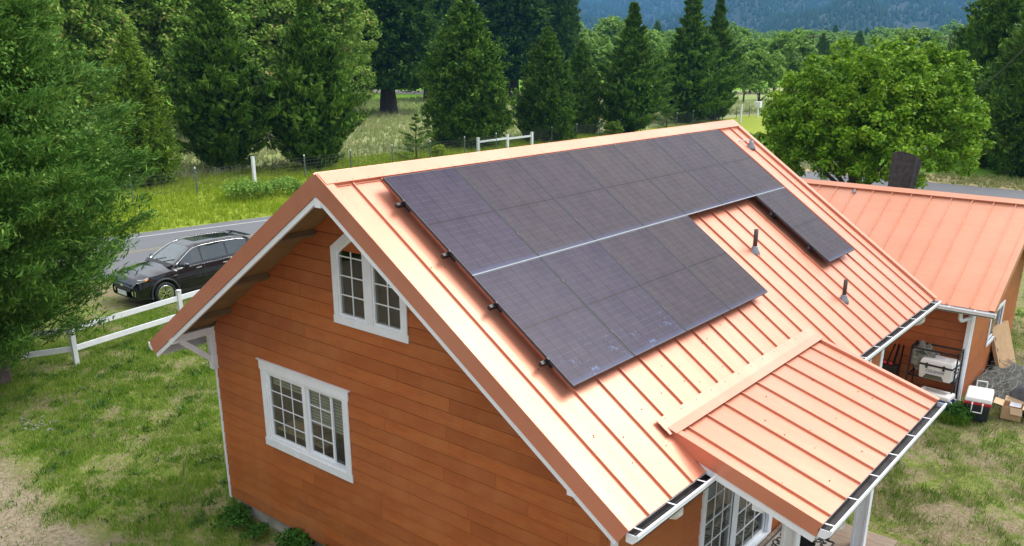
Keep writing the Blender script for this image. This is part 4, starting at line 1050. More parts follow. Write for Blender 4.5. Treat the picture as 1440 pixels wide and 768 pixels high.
# metal shelf rack against the front wall
rk_ = thing('shelf_rack', 'black metal shelf rack leaning full of coolers against the shaded shed wall', 'shelf', (4.13, 13.5, 0))
g = []
for x in (-.48, .48):
    for y in (-.26, .26): g.append(('leg', MB().bar((x, y*1.2, 0), (x, y*.8, 1.36), .03, .03), M['black'], 0))
    g.append(('crossbar', MB().bar((x, -.2, 1.35), (x, .2, 1.35), .025, .025), M['black'], 0))
for z in (.66, 1.30):
    s_ = MB(); s_.box(-.48, .48, -.24, -.215, z, z+.03); s_.box(-.48, .48, .215, .24, z, z+.03); s_.box(-.48, -.455, -.24, .24, z, z+.029); s_.box(.455, .48, -.24, .24, z, z+.029)
    if z < 1:
        for k in range(11): s_.box(-.45+k*.088, -.44+k*.088, -.22, .22, z+.01, z+.022)
    g.append(('shelf', s_, M['black'], 0))
grp(rk_, g)
c2 = thing('cooler', 'large white hard cooler with black latches and blue lettering on the rack', 'cooler', (4.24, 13.42, .69))
hb = MB(); hexa(hb, -.33, .33, -.235, .235, .0, .30, 1.06)
its = [('body', hb, M['cooler_white'], .02), ('gasket', hexa(MB(), -.353, .353, -.252, .252, .301, .335), M['cooler_black'], .006), ('lid', hexa(MB(), -.35, .35, -.25, .25, .336, .44, .90), M['cooler_white'], .02),
       ('base_recess', MB().prism([(-.24, -.240, .015), (.20, -.240, .015), (.15, -.243, .10), (-.19, -.243, .10)], (0, -.008, 0)), simple('olive_recess', (.12, .115, .075), .6), .003),
       ('base_edge', MB().bar((-.19, -.250, .105), (.15, -.250, .105), .012, .012), M['cooler_black'], 0)]
for x in (-.19, .17): its.append(('latch', MB().box(x-.022, x+.022, -.275, -.245, .25, .37), M['cooler_black'], .005))
for x in (-1, 1): its.append(('handle', MB().tube([(x*.34, -.12, .27), (x*.39, -.12, .22), (x*.39, .12, .22), (x*.34, .12, .27)], .016, 6), M['cooler_black'], 0))
its.append(('lid_groove', MB().box(-.12, .10, -.16, .16, .437, .444), M['cooler_white'], .003))
grp(c2, its, R_(-4))
fc = bpy.data.curves.new('lettering', 'FONT'); fc.body = 'COLEMAN'; fc.size = .082; fc.extrude = .002; fc.align_x = 'CENTER'; fc.shear = .2
fo = bpy.data.objects.new('lettering_curve', fc); C.objects.link(fo); bpy.context.view_layer.update()
dg = bpy.context.evaluated_depsgraph_get(); me = bpy.data.meshes.new_from_object(fo.evaluated_get(dg)); bpy.data.objects.remove(fo)
me.materials.clear(); me.materials.append(simple('blue_lettering', (.02, .07, .22), .5)); me.name = 'lettering'
lo = bpy.data.objects.new('lettering', me); C.objects.link(lo); lo.parent = c2; lo.location = (-.01, -.2475, .165); lo.rotation_euler = (R_(90), 0, 0)
c3 = thing('cooler', 'blue cooler with greyish white lid on the ground under the rack', 'cooler', (4.32, 13.12, .0))
grp(c3, [('body', hexa(MB(), -.33, .33, -.2, .2, .02, .36, 1.06), M['cooler_blue'], .03), ('lid', hexa(MB(), -.36, .36, -.22, .22, .361, .46, .95), M['cooler_white'], .03),
         ('lid_inset', hexa(MB(), -.23, .23, -.08, .08, .459, .468), simple('cooler_lid_inset', (.35, .33, .28), .6), .004), ('handle', handle(.34, .36, s_=1), M['cooler_white'], 0), ('handle', handle(-.34, .36, s_=-1), M['cooler_white'], 0)], R_(-6))
# camouflage cloth heaped on the rack
cl_ = MB(); rg = random.Random(3); N = 16
def hcl(i, j):
    x = -.34+.52*i/N; y = -.22+.46*j/N; z = 1.36+.07*sin(i*.9+j*.5)+.05*sin(j*1.3-i*.3)+.22*math.exp(-((i-5)**2+(j-9)**2)/30)-.05; 
    if j < 3: z -= .10*(3-j)
    if i > 13: z -= .05*(i-13)
    return (x, y, z)
vs = [hcl(i, j) for i in range(N+1) for j in range(N+1)]; cl_.add(vs, [(i*(N+1)+j, (i+1)*(N+1)+j, (i+1)*(N+1)+j+1, i*(N+1)+j+1) for i in range(N) for j in range(N)], True)
tc_ = NT('camouflage_cloth'); tc_.set(Base_Color=tc_.ramp(tc_.noise(7, 3), [(.42, (.16, .155, .12)), (.5, (.24, .23, .19)), (.60, (.05, .075, .05))]), Roughness=.9)
co = thing('cloth', 'crumpled grey green camouflage cloth thrown over the left of the rack', 'cloth', (4.0, 13.5, -.14)); o = grp(co, [('cloth_folds', cl_, tc_.m, 0)])[0]
sm_ = o.modifiers.new('solid', 'SOLIDIFY'); sm_.thickness = .02; ss = o.modifiers.new('sub', 'SUBSURF'); ss.levels = ss.render_levels = 1
# small grill / tool heap left of the rack
tl = thing('garden_tools', 'dark bundle of tools with red tips leaning beside the rack', 'tools', (3.1, 13.6, 0))
g = []
for k in range(7):
    a = rg.uniform(-.35, .35); g.append(('tool_handle', MB().tube([(a, -.1+.03*k, 0), (a+rg.uniform(-.2, .25), .2, 1.1+.1*rg.random())], .018, 6), M['black'], 0))
for k in range(3): g.append(('red_knob', MB().lathe([(.0, 0), (.04, .02), (.045, .05), (.0, .08)], (-.15+.13*k, -.12, .72), 8), M['cooler_red'], 0))
g.append(('stand', hexa(MB(), -.28, .28, -.15, .15, .0, .70, .9), M['black'], .01)); grp(tl, g)
# cardboard boxes
bx = thing('cardboard_box', 'open empty cardboard box with flaps out and white label on the grass', 'box', (5.74, 13.83, 0))
h_, a_ = .30, .19
its = [('side', MB().box(-a_, a_, -a_, -a_+.008, 0, h_), M['card'], 0), ('side', MB().box(-a_, a_, a_-.008, a_, 0, h_), M['card'], 0), ('side', MB().box(-a_, -a_+.008, -a_+.008, a_-.008, 0, h_), M['card'], 0), ('side', MB().box(a_-.008, a_, -a_+.008, a_-.008, 0, h_), M['card'], 0), ('bottom', MB().box(-a_, a_, -a_, a_, .001, .01), M['card'], 0)]
def flap(p0, p1, out, nm='flap'): return (nm, MB().prism([p0, p1, tuple(Vector(p1)+Vector(out)), tuple(Vector(p0)+Vector(out))], (0, 0, .006)), M['card2'], 0)
its += [flap((-a_, -a_, h_), (-a_, a_, h_), (-.18, 0, .03)), flap((a_, a_, h_), (a_, -a_, h_), (.20, 0, -.07)), flap((-a_, a_, h_), (a_, a_, h_), (0, .16, .06)), flap((a_, -a_, h_), (-a_*.2, -a_, h_), (.02, -.06, -.14)),
        ('paper_label', MB().prism([(-.07, .02, h_-.05), (.15, .02, h_-.05), (.15, .17, h_+.0), (-.07, .17, h_+.0)], (0, 0, .006)), M['paper'], 0)]
grp(bx, its, R_(4))
fb = thing('flattened_cardboard', 'tall flat cardboard carton leaning on the shed end wall behind the grey mesh', 'box', (4.98, 17.2, 0))
its = [('carton', MB().frame((0, 0, 0), Vector((.17, 1, 0)).normalized(), Vector((-.33, .05, .94)).normalized(), Vector((.94, -.17, .33)).normalized(), -.55, .45, .0, 1.15, 0, .09), M['card'], .004),
       ('black_panel', MB().frame((-.18, .12, 0), Vector((.17, 1, 0)).normalized(), Vector((-.23, .05, .97)).normalized(), Vector((.97, -.17, .23)).normalized(), -.6, .3, .0, 1.18, 0, .04), M['black'], .004)]
for k in range(3): its.append(('hand_hole', MB().frame((.0, 0, 0), Vector((.17, 1, 0)).normalized(), Vector((-.33, .05, .94)).normalized(), Vector((.94, -.17, .33)).normalized(), -.48, -.44, .25+.28*k, .33+.28*k, .088, .092), M['rubber'], 0))
grp(fb, its)
br = thing('grey_barrel', 'big dark grey plastic drum lying on the grass by the cardboard box', 'drum', (5.98, 14.5, 0))
grp(br, [('drum', MB().lathe([(.28, -.42), (.33, -.40), (.335, -.2), (.345, -.19), (.335, -.17), (.335, .2), (.345, .21), (.335, .23), (.33, .40), (.28, .42)], (0, 0, .34), 28, 'y'), M['mesh_grey'], 0), ('bung', MB().lathe([(.05, -.44), (.05, -.42)], (.1, 0, .45), 12, 'y'), M['rubber'], 0)], R_(-12))
wr = thing('wire_netting', 'loose heap of fine grey garden netting along the foot of the shed end wall', 'netting', (5.05, 15.9, 0))
g = MB(); rg = random.Random(9)
for k in range(26):
    cx, cy = rg.uniform(-.25, .6), rg.uniform(-1.6, 1.5); r = rg.uniform(.15, .42); pts = []
    ph = rg.uniform(0, 6); tl_ = rg.uniform(-.6, .6)
    for q in range(14): a = ph+q*.5; pts.append((cx+r*cos(a), cy+r*1.5*sin(a), .05+.12*(1+sin(a+tl_))*.5+.01*q))
    g.tube(pts, .007, 4, smooth=False)
tag(grp(wr, [('netting_strands', g, simple('netting', (.22, .22, .21), .7), 0)])[0], kind='stuff')
gm_ = NT('grey_netting_sheet'); gm_.set(Base_Color=gm_.ramp(gm_.noise(9, 5, .7), [(.35, (.04, .046, .036)), (.65, (.105, .105, .09))]), Roughness=.9)
N = 14; g = MB(); vs = [(-.38+1.25*i/N, -1.5+3.2*j/N, .05+.05*abs(sin(i*.7+j*.35))+.03*sin(j*1.1+i)+.16*max(0, 1-i/5)) for i in range(N+1) for j in range(N+1)]
vs = [(x+.08*sin(y*4), y+.06*sin(x*7), z if 0 < i_ % 15 < 14 and 15 <= i_ < 210 else .0) for i_, (x, y, z) in enumerate(vs)]
g.add(vs, [(i*(N+1)+j, (i+1)*(N+1)+j, (i+1)*(N+1)+j+1, i*(N+1)+j+1) for i in range(N) for j in range(N)], True); grp(wr, [('netting_sheet', g, gm_.m, 0)])
hs = thing('garden_hose', 'pale hose lying across the grass beyond the shed', 'hose', (5.2, 20, 0))
grp(hs, [('hose', MB().tube([(0, .0, .05), (.5, 1.5, .04), (1.0, 3.5, .04), (1.1, 5.5, .04), (1.9, 8, .04)], .025, 6), simple('hose', (.35, .33, .25), .6), 0)])
# snag behind the shed
st = thing('tree_stump', 'tall dark weathered stump rising behind the shed roof ridge', 'stump', (.48, 22.3, 0)); g = MB(); n = 18; rg = random.Random(2)
prof = [(0, .50), (.6, .40), (2.0, .36), (3.3, .37), (3.9, .40), (4.42, .42)]; vs = []
wob = [1+rg.uniform(-.15, .12) for _ in range(n)]
for z, r in prof:
    for k in range(n): a = 2*pi*k/n; vs.append((r*wob[k]*cos(a)*1.0+.05*z-.22, r*wob[k]*.8*sin(a), z-(.05*cos(a)+.22*sin(a) if z > 4 else 0)))
g.add(vs, [(i*n+k, i*n+(k+1) % n, (i+1)*n+(k+1) % n, (i+1)*n+k) for i in range(len(prof)-1) for k in range(n)]+[tuple((len(prof)-1)*n+k for k in range(n))])
grp(st, [('trunk', g, M['stump'], 0)])
# ------------------------------------------------------------------ on the porch
mat_ = thing('door_mat', 'black scrollwork rubber door mat on the deck before the patio door', 'mat', (4.38, 4.75, .348))
g = MB(); hw_, hh_ = .40, .95
def ring(pts, r=.011): g.tube([(x, y, .008) for x, y in pts], r, 4, smooth=False)
ring([(-hw_, -hh_), (hw_, -hh_), (hw_, hh_), (-hw_, hh_), (-hw_, -hh_)], .016)
for sx in (-1, 1):
    for k in range(8):
        cy = -hh_+.13+k*.242; cx = sx*(hw_-.12)
        ring([(cx+(.105-.0105*q)*cos(q*.72*sx+k), cy+(.105-.0105*q)*sin(q*.72+k)) for q in range(10)])
        ring([(cx+(.085-.008*q)*cos(-q*.7*sx+k+2), cy+.12+(.085-.008*q)*sin(-q*.7+k)) for q in range(9)])
for k in range(-9, 10):
    y = k*.1; ring([(-.17, y-.12), (.17, y+.12)], .010); ring([(.17, y-.12), (-.17, y+.12)], .010)
for s_ in (-1, 1):
    for k in range(3): cx = -.2+.2*k; ring([(cx+(.085-.009*q)*cos(q*.75), s_*(hh_-.11)+(.085-.009*q)*sin(q*.75)) for q in range(9)])
grp(mat_, [('scrollwork', g, simple('mat_rubber', (.03, .03, .032), .6), 0), ('mat_backing', MB().box(-hw_+.01, hw_-.01, -hh_+.01, hh_-.01, -.001, .002), simple('mat_backing', (.34, .31, .27), .9), 0)])
ch = thing('folding_chair', 'black folding chair with crossed thin metal legs on the deck under the porch roof', 'chair', (4.72, 3.9, .345))
its = []
for s_ in (-1, 1):
    its.append(('leg', MB().tube([(-.22, s_*.22, 0), (.20, s_*.22, .84)], .012, 6), M['black'], 0)); its.append(('leg', MB().tube([(.26, s_*.20, 0), (-.18, s_*.20, .46)], .012, 6), M['black'], 0))
its.append(('seat', MB().box(-.2, .22, -.2, .2, .44, .47), M['black'], .01)); its.append(('backrest', MB().frame((.16, 0, .70), (0, 1, 0), (.45, 0, .89), (.89, 0, -.45), -.22, .22, 0, .2, 0, .02), M['black'], .005))
grp(ch, its, R_(70))
sh_ = thing('dark_shoes', 'pair of dark boots left on the deck against the far end of the house wall', 'shoes', (4.1, 5.75, .345))
its = []
for k in (0, 1): its.append(('boot', MB().lathe([(.05, 0), (.06, .02), (.05, .12), (.055, .26), (.05, .28)], (0, .14*k, 0), 10), M['rubber'], 0)); its.append(('boot_toe', MB().lathe([(.0, 0), (.045, .03), (.05, .12), (.03, .18)], (0.0, .14*k, .045), 8, 'x'), M['rubber'], 0))
grp(sh_, its)
# ------------------------------------------------------------------ trees
def quads(P, D, U, L, Wd):
    """leaf quads: centre P, long axis D, cross axis U, half sizes"""
    n = len(P); a = D*L[:, None]; b = U*Wd[:, None]
    V = np.stack([P-a, P+b*1.0-a*.1, P+a, P-b*1.0-a*.1], 1).reshape(-1, 3)
    return V, np.arange(n*4).reshape(n, 4)
def unit(v): return v/np.maximum(1e-9, np.linalg.norm(v, axis=-1, keepdims=True))
def conifer_mesh(name, H, R, seed, nb, spr, lps, mat, prof, upang=.5, leaf=.16, lw=.06, droop=.25, z0=.25, core=True, sup=.25, spread=1.0, cs=1.0):
    r = np.random.default_rng(seed)
    t = r.uniform(0, 1, nb)**.85                       # height fraction of branch base
    az = r.uniform(0, 2*pi, nb)
    Lb = R*np.interp(t, *zip(*prof))*r.uniform(.72, 1.12, nb)*(1+.16*np.sin(az*2+t*6+seed)+.12*np.sin(az*5-t*19+seed*2)+.08*np.sin(t*43+az))
    zb = z0+t*(H-z0)
    ua = upang*(.6+.8*t)*r.uniform(.7, 1.2, nb)
    # sprays along each branch, mostly outer
    q = 1-r.uniform(0, 1, (nb, spr))**1.7*.75
    d = np.stack([np.cos(az), np.sin(az), np.zeros(nb)], -1)
    perp = np.stack([-np.sin(az), np.cos(az), np.zeros(nb)], -1)
    run = Lb[:, None]*q
    z = zb[:, None]+np.tan(ua)[:, None]*run*.75-droop*(q**3)*Lb[:, None]*.5-.10*Lb[:, None]
    side = r.normal(0, 1, (nb, spr))*Lb[:, None]*.17*(1.15-q)+r.normal(0, .05, (nb, spr))
    S = d[:, None]*run[..., None]*np.cos(ua)[:, None, None]+perp[:, None]*side[..., None]; S[..., 2] = z
    S = S.reshape(-1, 3); sd_ = unit(d[:, None]+perp[:, None]*(side/np.maximum(run, .1))[..., None]*1.5+np.array([0, 0, sup])).reshape(-1, 3)
    n = len(S); rad = spread*np.clip(.30*np.interp(np.repeat(t, spr), [0, 1], [1.25, .45]), .1, 1)*(R/3)**.5
    off = r.normal(0, 1, (n, lps, 3))*rad[:, None, None]*np.array([.55, .55, .28]); 
    k = r.uniform(-.9, 1.0, (n, lps)); P = S[:, None]+off*.42+sd_[:, None]*k[..., None]*rad[:, None, None]*1.25
    P[..., 2] -= np.abs(k)*rad[:, None]*droop*.6
    D = unit(sd_[:, None]+r.normal(0, .45, (n, lps, 3))+np.array([0, 0, -.05]))
    U = unit(np.cross(D, r.normal(0, .5, (n, lps, 3))+np.array([0, 0, 1.0])))
    N = n*lps; P = P.reshape(-1, 3); P[:, 2] = np.clip(P[:, 2], .08, None)
    V, F = quads(P, D.reshape(-1, 3), U.reshape(-1, 3), r.uniform(.5, 1.2, N)*leaf/2*1.6, r.uniform(.6, 1.2, N)*lw)
    if core:   # inner twigs and shadowed foliage so the trunk is not seen through the crown
        nc = int(nb*22/cs**1.5); tt = r.uniform(0, .93, nc); aa = r.uniform(0, 2*pi, nc); rr = R*np.interp(tt, *zip(*prof))*np.sqrt(r.uniform(.02, .42 if cs > .9 else .66, nc))
        Pc = np.stack([rr*np.cos(aa), rr*np.sin(aa), z0+tt*(H-z0)+rr*.25], -1); Dc = unit(r.normal(0, 1, (nc, 3))); Uc = unit(np.cross(Dc, r.normal(0, 1, (nc, 3))))
        V2, F2 = quads(Pc, Dc, Uc, np.full(nc, leaf*.9*cs), np.full(nc, leaf*.45*cs)); F = np.concatenate([F, F2+len(V)]); V = np.concatenate([V, V2])
    return npmesh(name, V, F, mat)
def dense_conifer_mesh(name, H, R, seed, ncl, lpc, mat, prof, leaf=.16, lw=.05, clr=.34, z0=.1, lump=.13, up=.55):
    """thick crown: leafy clumps over a cone shaped volume, lumps and notches in the outline"""
    r = np.random.default_rng(seed)
    tt = np.linspace(0, 1, 200); pr = np.interp(tt, *zip(*prof)); cdf = np.cumsum(pr+.12); cdf /= cdf[-1]
    t = np.interp(r.uniform(0, 1, ncl), cdf, tt); az = r.uniform(0, 2*pi, ncl)
    nz = np.sin(az*3+t*11+seed)*.5+np.sin(az*5-t*23+2*seed)*.5+np.sin(az*9+t*47)*.35+r.normal(0, .35, ncl)
    q = 1-r.uniform(0, 1, ncl)**1.8*.55
    rad = R*np.interp(t, tt, pr)*(1+lump*nz)*q
    c = np.stack([rad*np.cos(az), rad*np.sin(az), z0+t*(H-z0)], -1)
    out = np.stack([np.cos(az), np.sin(az), np.full(ncl, up)], -1); out = unit(out)
    cr = clr*r.uniform(.6, 1.3, ncl)*(1-.45*t)
    P = c[:, None]+r.normal(0, .34, (ncl, lpc, 3))*cr[:, None, None]+out[:, None]*(r.uniform(-.5, 1.1, (ncl, lpc, 1))*cr[:, None, None])
    D = unit(out[:, None]+r.normal(0, .55, (ncl, lpc, 3))); U = unit(np.cross(D, r.normal(0, .6, (ncl, lpc, 3))+np.array([0, 0, 1.0])))
    P = P.reshape(-1, 3); P[:, 2] = np.clip(P[:, 2], .05, None); N = len(P)
    V, F = quads(P, D.reshape(-1, 3), U.reshape(-1, 3), r.uniform(.5, 1.2, N)*leaf*.7, r.uniform(.6, 1.2, N)*lw)
    nc = ncl*16; t = np.interp(r.uniform(0, 1, nc), cdf, tt); az = r.uniform(0, 2*pi, nc); rad = R*np.interp(t, tt, pr)*np.sqrt(r.uniform(.0, .62, nc))
    nz = np.sin(az*3+t*11+seed)*.5+np.sin(az*5-t*23+2*seed)*.5+np.sin(az*9+t*47)*.35; rad *= 1+lump*nz
    Pc = np.stack([rad*np.cos(az), rad*np.sin(az), z0+t*(H-z0)*.98], -1); Dc = unit(r.normal(0, 1, (nc, 3))); Uc = unit(np.cross(Dc, r.normal(0, 1, (nc, 3))))
    V2, F2 = quads(Pc, Dc, Uc, np.full(nc, leaf*.9), np.full(nc, lw*2.0)); F = np.concatenate([F, F2+len(V)]); V = np.concatenate([V, V2])
    return npmesh(name, V, F, mat)
def trunk_mesh(H, r0, seed, limbs=0, spread=2, start=.25, name='trunk', lean=0):
    rg = random.Random(seed); g = MB(); pts = []; rad = []
    for k in range(7):
        t = k/6; pts.append((lean*t*H+rg.uniform(-.03, .03)*H*t*.4, rg.uniform(-.03, .03)*H*t*.4, t*H-.15)); rad.append(r0*(1.25 if k == 0 else 1)*(1-t)**.8+.02)
    g.tube(pts, rad, 9)
    for k in range(limbs):
        a = k*2.4+rg.random(); t = start+rg.random()*.4; b = Vector(pts[int(t*6)]); L = spread*rg.uniform(.7, 1.1)
        g.tube([b, b+Vector((cos(a)*L*.45, sin(a)*L*.45, L*.35)), b+Vector((cos(a)*L*.9, sin(a)*L*.9, L*.85))], [r0*.45, r0*.28, r0*.08], 6)
    return g.mesh(name, M['bark'])
def broadleaf_mesh(name, H, R, seed, ncl, lpc, mat, leaf=.14, base=.22, lobes=7, flat=.9, clr=.42):
    r = np.random.default_rng(seed)
    lc = [(0, 0, base*H+(1-base)*H*.52, R*.80, (1-base)*H*.50)]
    for k in range(lobes):
        a = k*2*pi/lobes+r.uniform(-.3, .3); q = r.uniform(.42, .62); s = r.uniform(.40, .55)
        zc = base*H+(1-base)*H*r.uniform(.28, .66); lc.append((cos(a)*R*q, sin(a)*R*q, zc, R*s, (1-base)*H*r.uniform(.26, .36)))
    for k in range(lobes):
        a = k*2*pi/lobes+.5+r.uniform(-.3, .3); q = r.uniform(.3, .62); s = r.uniform(.22, .36)
        lc.append((cos(a)*R*q, sin(a)*R*q, base*H+(1-base)*H*r.uniform(.62, .84), R*s, (1-base)*H*r.uniform(.13, .2)))
    lc = np.array(lc); w_ = lc[:, 3]**2; idx = r.choice(len(lc), ncl, p=w_/w_.sum()); c = lc[idx]
    dd = unit(r.normal(0, 1, (ncl, 3))); dd[:, 2] = np.where(dd[:, 2] < -.35, -dd[:, 2]*.6, dd[:, 2]); dd = unit(dd)
    sh = r.uniform(.50, 1.10, ncl)**.6
    cc = c[:, :3]+dd*sh[:, None]*np.stack([c[:, 3], c[:, 3], c[:, 4]], -1)
    f_ = 2.6/R; gap = np.sin(cc[:, 0]*f_*1.3+seed)*np.sin(cc[:, 1]*f_*1.5+2*seed)+np.sin(cc[:, 2]*f_*1.7+cc[:, 0]*f_*2.3)*.7+.5*np.sin(cc[:, 1]*f_*4+cc[:, 2]*f_*3.1)
    keep = (gap > -.75) | (sh < .78); cc, dd = cc[keep], dd[keep]; cc += unit(cc-c[keep][:, :3])*(.055*R*np.clip(gap[keep], -1, 1))[:, None]; ncl = len(cc)
    cr_ = clr*r.uniform(.6, 1.25, ncl)
    l = unit(r.normal(0, 1, (ncl, lpc, 3))+dd[:, None]*.5+np.array([0, 0, .3])); P = cc[:, None]+l*(cr_[:, None, None]*r.uniform(.45, 1.05, (ncl, lpc, 1)))*np.array([1, 1, .75])
    P = P.reshape(-1, 3); P[:, 2] = np.clip(P[:, 2], .15, None)
    nrm = unit(l.reshape(-1, 3)*.6+r.normal(0, .5, (ncl*lpc, 3))+np.array([0, 0, .55])); D = unit(np.cross(nrm, r.normal(0, 1, nrm.shape))); D[:, 2] -= .25; D = unit(D); U = unit(np.cross(nrm, D))
    N = len(P); V, F = quads(P, D, U, r.uniform(.6, 1.2, N)*leaf*.75, r.uniform(.6, 1.1, N)*leaf*.5)
    return npmesh(name, V, F, mat)
def tree(name, label, cat, x, y, crown, trunk, group=None, rz=0, s=(1, 1, 1)):
    t = thing(name, label, cat, (x, y, 0), group); t.rotation_euler = (0, 0, rz); t.scale = s
    for nm, me in (('trunk', trunk), ('crown', crown)):
        o = bpy.data.objects.new(nm, me); C.objects.link(o); o.parent = t
    return t
LEY = [(0, .34), (.08, .66), (.22, 1.0), (.38, .82), (.54, .54), (.68, .30), (.80, .13), (1, .02)]
CON = [(0, .80), (.10, 1.0), (.3, .92), (.55, .66), (.8, .33), (.95, .10), (1, .03)]
COL = [(0, .72), (.12, .95), (.35, 1.0), (.55, .86), (.76, .56), (.90, .28), (1, .04)]
# big soft evergreen filling the left edge
cm = conifer_mesh('crown', 12.8, 4.5, 1, 760, 13, 38, M['leyland'], [(0, .36), (.07, .66), (.21, 1.0), (.33, .90), (.55, .54), (.8, .22), (1, .06)], .5, .15, .020, .22, 1.0, sup=.62, spread=1.0, cs=.42)
tree('evergreen_tree', 'huge soft leafed evergreen filling the left edge beside the rail fence', 'tree', -13.45, .55, cm, trunk_mesh(12, .3, 1))
cmA = conifer_mesh('crown', 12.2, 4.6, 2, 360, 12, 16, M['fir'], LEY, .62, .30, .050, .05, .25, sup=.85, spread=.95)
cmB = conifer_mesh('crown', 11.2, 4.35, 3, 360, 12, 16, M['fir'], LEY, .70, .30, .050, .05, .25, sup=.95, spread=.95)
cmC = dense_conifer_mesh('crown', 11.6, 3.25, 4, 1500, 34, M['fir'], COL, .24, .065, clr=.36, lump=.17)
cmC2 = dense_conifer_mesh('crown', 11.6, 3.05, 14, 1300, 34, M['fir'], [(0, .78), (.1, .97), (.3, 1.0), (.5, .86), (.72, .58), (.9, .28), (1, .05)], .24, .065, clr=.36, lump=.2)
cmF = conifer_mesh('crown', 11.2, 4.2, 5, 340, 11, 16, M['fir'], [(0, .45), (.1, .8), (.25, 1.0), (.42, .80), (.6, .42), (.75, .24), (1, .03)], .55, .30, .055, .08, .3, sup=.7, spread=.95)
cmY = dense_conifer_mesh('crown', 8.4, 2.1, 6, 800, 34, M['yellowfir'], [(0, .80), (.2, 1), (.45, .82), (.75, .45), (1, .05)], .18, .045, lump=.22)
cmS = conifer_mesh('crown', 3.2, 1.5, 8, 46, 10, 9, M['fir'], CON, .35, .15, .022, .05, .1, core=False)
tk = trunk_mesh(9, .22, 5)
fld = 'evergreens along the far side of the road'
tree('conifer_tree', 'slim yellow green conifer right of the huge evergreen beyond the road', 'tree', -39.9, 18.8, cmY, tk, fld, .3)
tree('conifer_tree', 'broad dark conifer standing behind the thick white fence post', 'tree', -42.2, 25.7, cmA, tk, fld, 1.0)
tree('conifer_tree', 'broad dark conifer just left of the front gable peak, touching its left neighbour', 'tree', -38.6, 30.2, cmB, tk, fld, 2.0)
tree('fir_sapling', 'knee high young fir alone in the grass beyond the road', 'tree', -36.7, 37.6, cmS, trunk_mesh(2.6, .05, 3), None, 0)
tree('conifer_tree', 'dense rounded dark conifer behind the white H shaped rail section, left of two', 'tree', -40.2, 46.8, cmC, tk, fld, .4, (1.02, 1.02, .99))
tree('conifer_tree', 'dense dark conifer with pointed top right of the H shaped rails', 'tree', -38.2, 54.7, cmC2, tk, fld, 2.6, (.80, .80, .80))
tree('conifer_tree', 'narrow dull green conifer squeezed between two bigger conifers over the ridge', 'tree', -39.6, 61.8, cmC2, tk, fld, 4.1, (.62, .62, .72))
tree('conifer_tree', 'dark conifer with a thin leading top over the middle of the panel row', 'tree', -36.8, 66.0, cmF, tk, fld, .9, (1, 1, 1.02))
tree('fir_sapling', 'small young fir between two tall dark conifers over the ridge', 'tree', -37.4, 74.2, cmS, trunk_mesh(2.6, .05, 3), None, 1.1, (1.15, 1.15, 1.2))
tree('conifer_tree', 'tallest of the layered dark firs over the far end of the ridge', 'tree', -39.1, 81.5, cmF, tk, fld, 2.2, (1.22, 1.22, 1.20))
tree('conifer_tree', 'pointed dark fir rightmost of the row beyond the ridge end', 'tree', -38.8, 87.0, cmF, tk, fld, 3.9, (.86, .86, 1.18))
# cedars with visible trunks on the mown lawn
cmD = dense_conifer_mesh('crown', 22, 6.1, 9, 1500, 40, M['cedar'], [(0, .80), (.12, 1), (.4, .92), (.7, .70), (.9, .42), (1, .14)], .46, .12, clr=.85, z0=3.2, lump=.18, up=.1)
tkD = trunk_mesh(20, .95, 4)
ced = 'tall dark cedars on the mown lawn'
tree('cedar_tree', 'tall dark cedar with bare trunk left of its group on the mown lawn', 'tree', -72.8, 68.5, cmD, tkD, ced)
tree('cedar_tree', 'tall cedar with a thinner trunk behind the gap left of the rounded conifer', 'tree', -88, 91, cmD, tkD, ced, 1.3, (.85, .85, 1))
tree('cedar_tree', 'tall cedar whose trunk shows between the two rounded conifers', 'tree', -84.4, 106.4, cmD, tkD, ced, 2.2, (1.1, 1.1, .98))
tree('cedar_tree', 'tall cedar forming the right edge of the dark tree mass against the hills', 'tree', -80, 112, cmD, tkD, ced, 3.2, (.62, .62, .98))
tree('cedar_tree', 'dark cedar behind and left of the bare trunked cedar', 'tree', -84, 66, cmD, tkD, ced, 4.2, (1.1, 1.1, 1.05))
tree('cedar_tree', 'dark cedar far behind the top left corner trees', 'tree', -78, 22, cmD, tkD, ced, 5.1, (.9, .9, 1.1))
# broadleaf maples with pinkish seed clusters
mpl = [broadleaf_mesh('crown', 14.8, 6.0, 21+k, 850, 70, M['maple'], .25, .0, 9, clr=.85) for k in range(2)]
tkM = trunk_mesh(9, .35, 9, 5, 4)
L_ = ['behind the slim yellow green conifer', 'left of the two broad dark conifers', 'behind the two broad dark conifers', 'between the tops of the broad dark conifers', 'right behind the second broad conifer', 'at the top left corner behind the huge evergreen']
for k, (x, y, s) in enumerate(((-58, 22.5, .95), (-61, 32, 1.02), (-62.4, 40.7, 1.05), (-59.2, 46.2, .98), (-70.3, 56.5, .9), (-50.2, 15.3, .85))):
    tree('maple_tree', 'tall maple with pinkish seed clusters '+L_[k], 'tree', x, y, mpl[k % 2], tkM, 'maples beyond the road', k*1.1, (s, s, s))
tree('maple_tree', 'maple far back in the row of trees at the upper left', 'tree', -72, 33, mpl[0], tkM, 'maples beyond the road', 2.5, (1.1, 1.1, 1.15))
tree('maple_tree', 'maple filling the gap behind the upper left maples', 'tree', -74, 45, mpl[1], tkM, 'maples beyond the road', 4.5, (1.1, 1.1, 1.1))
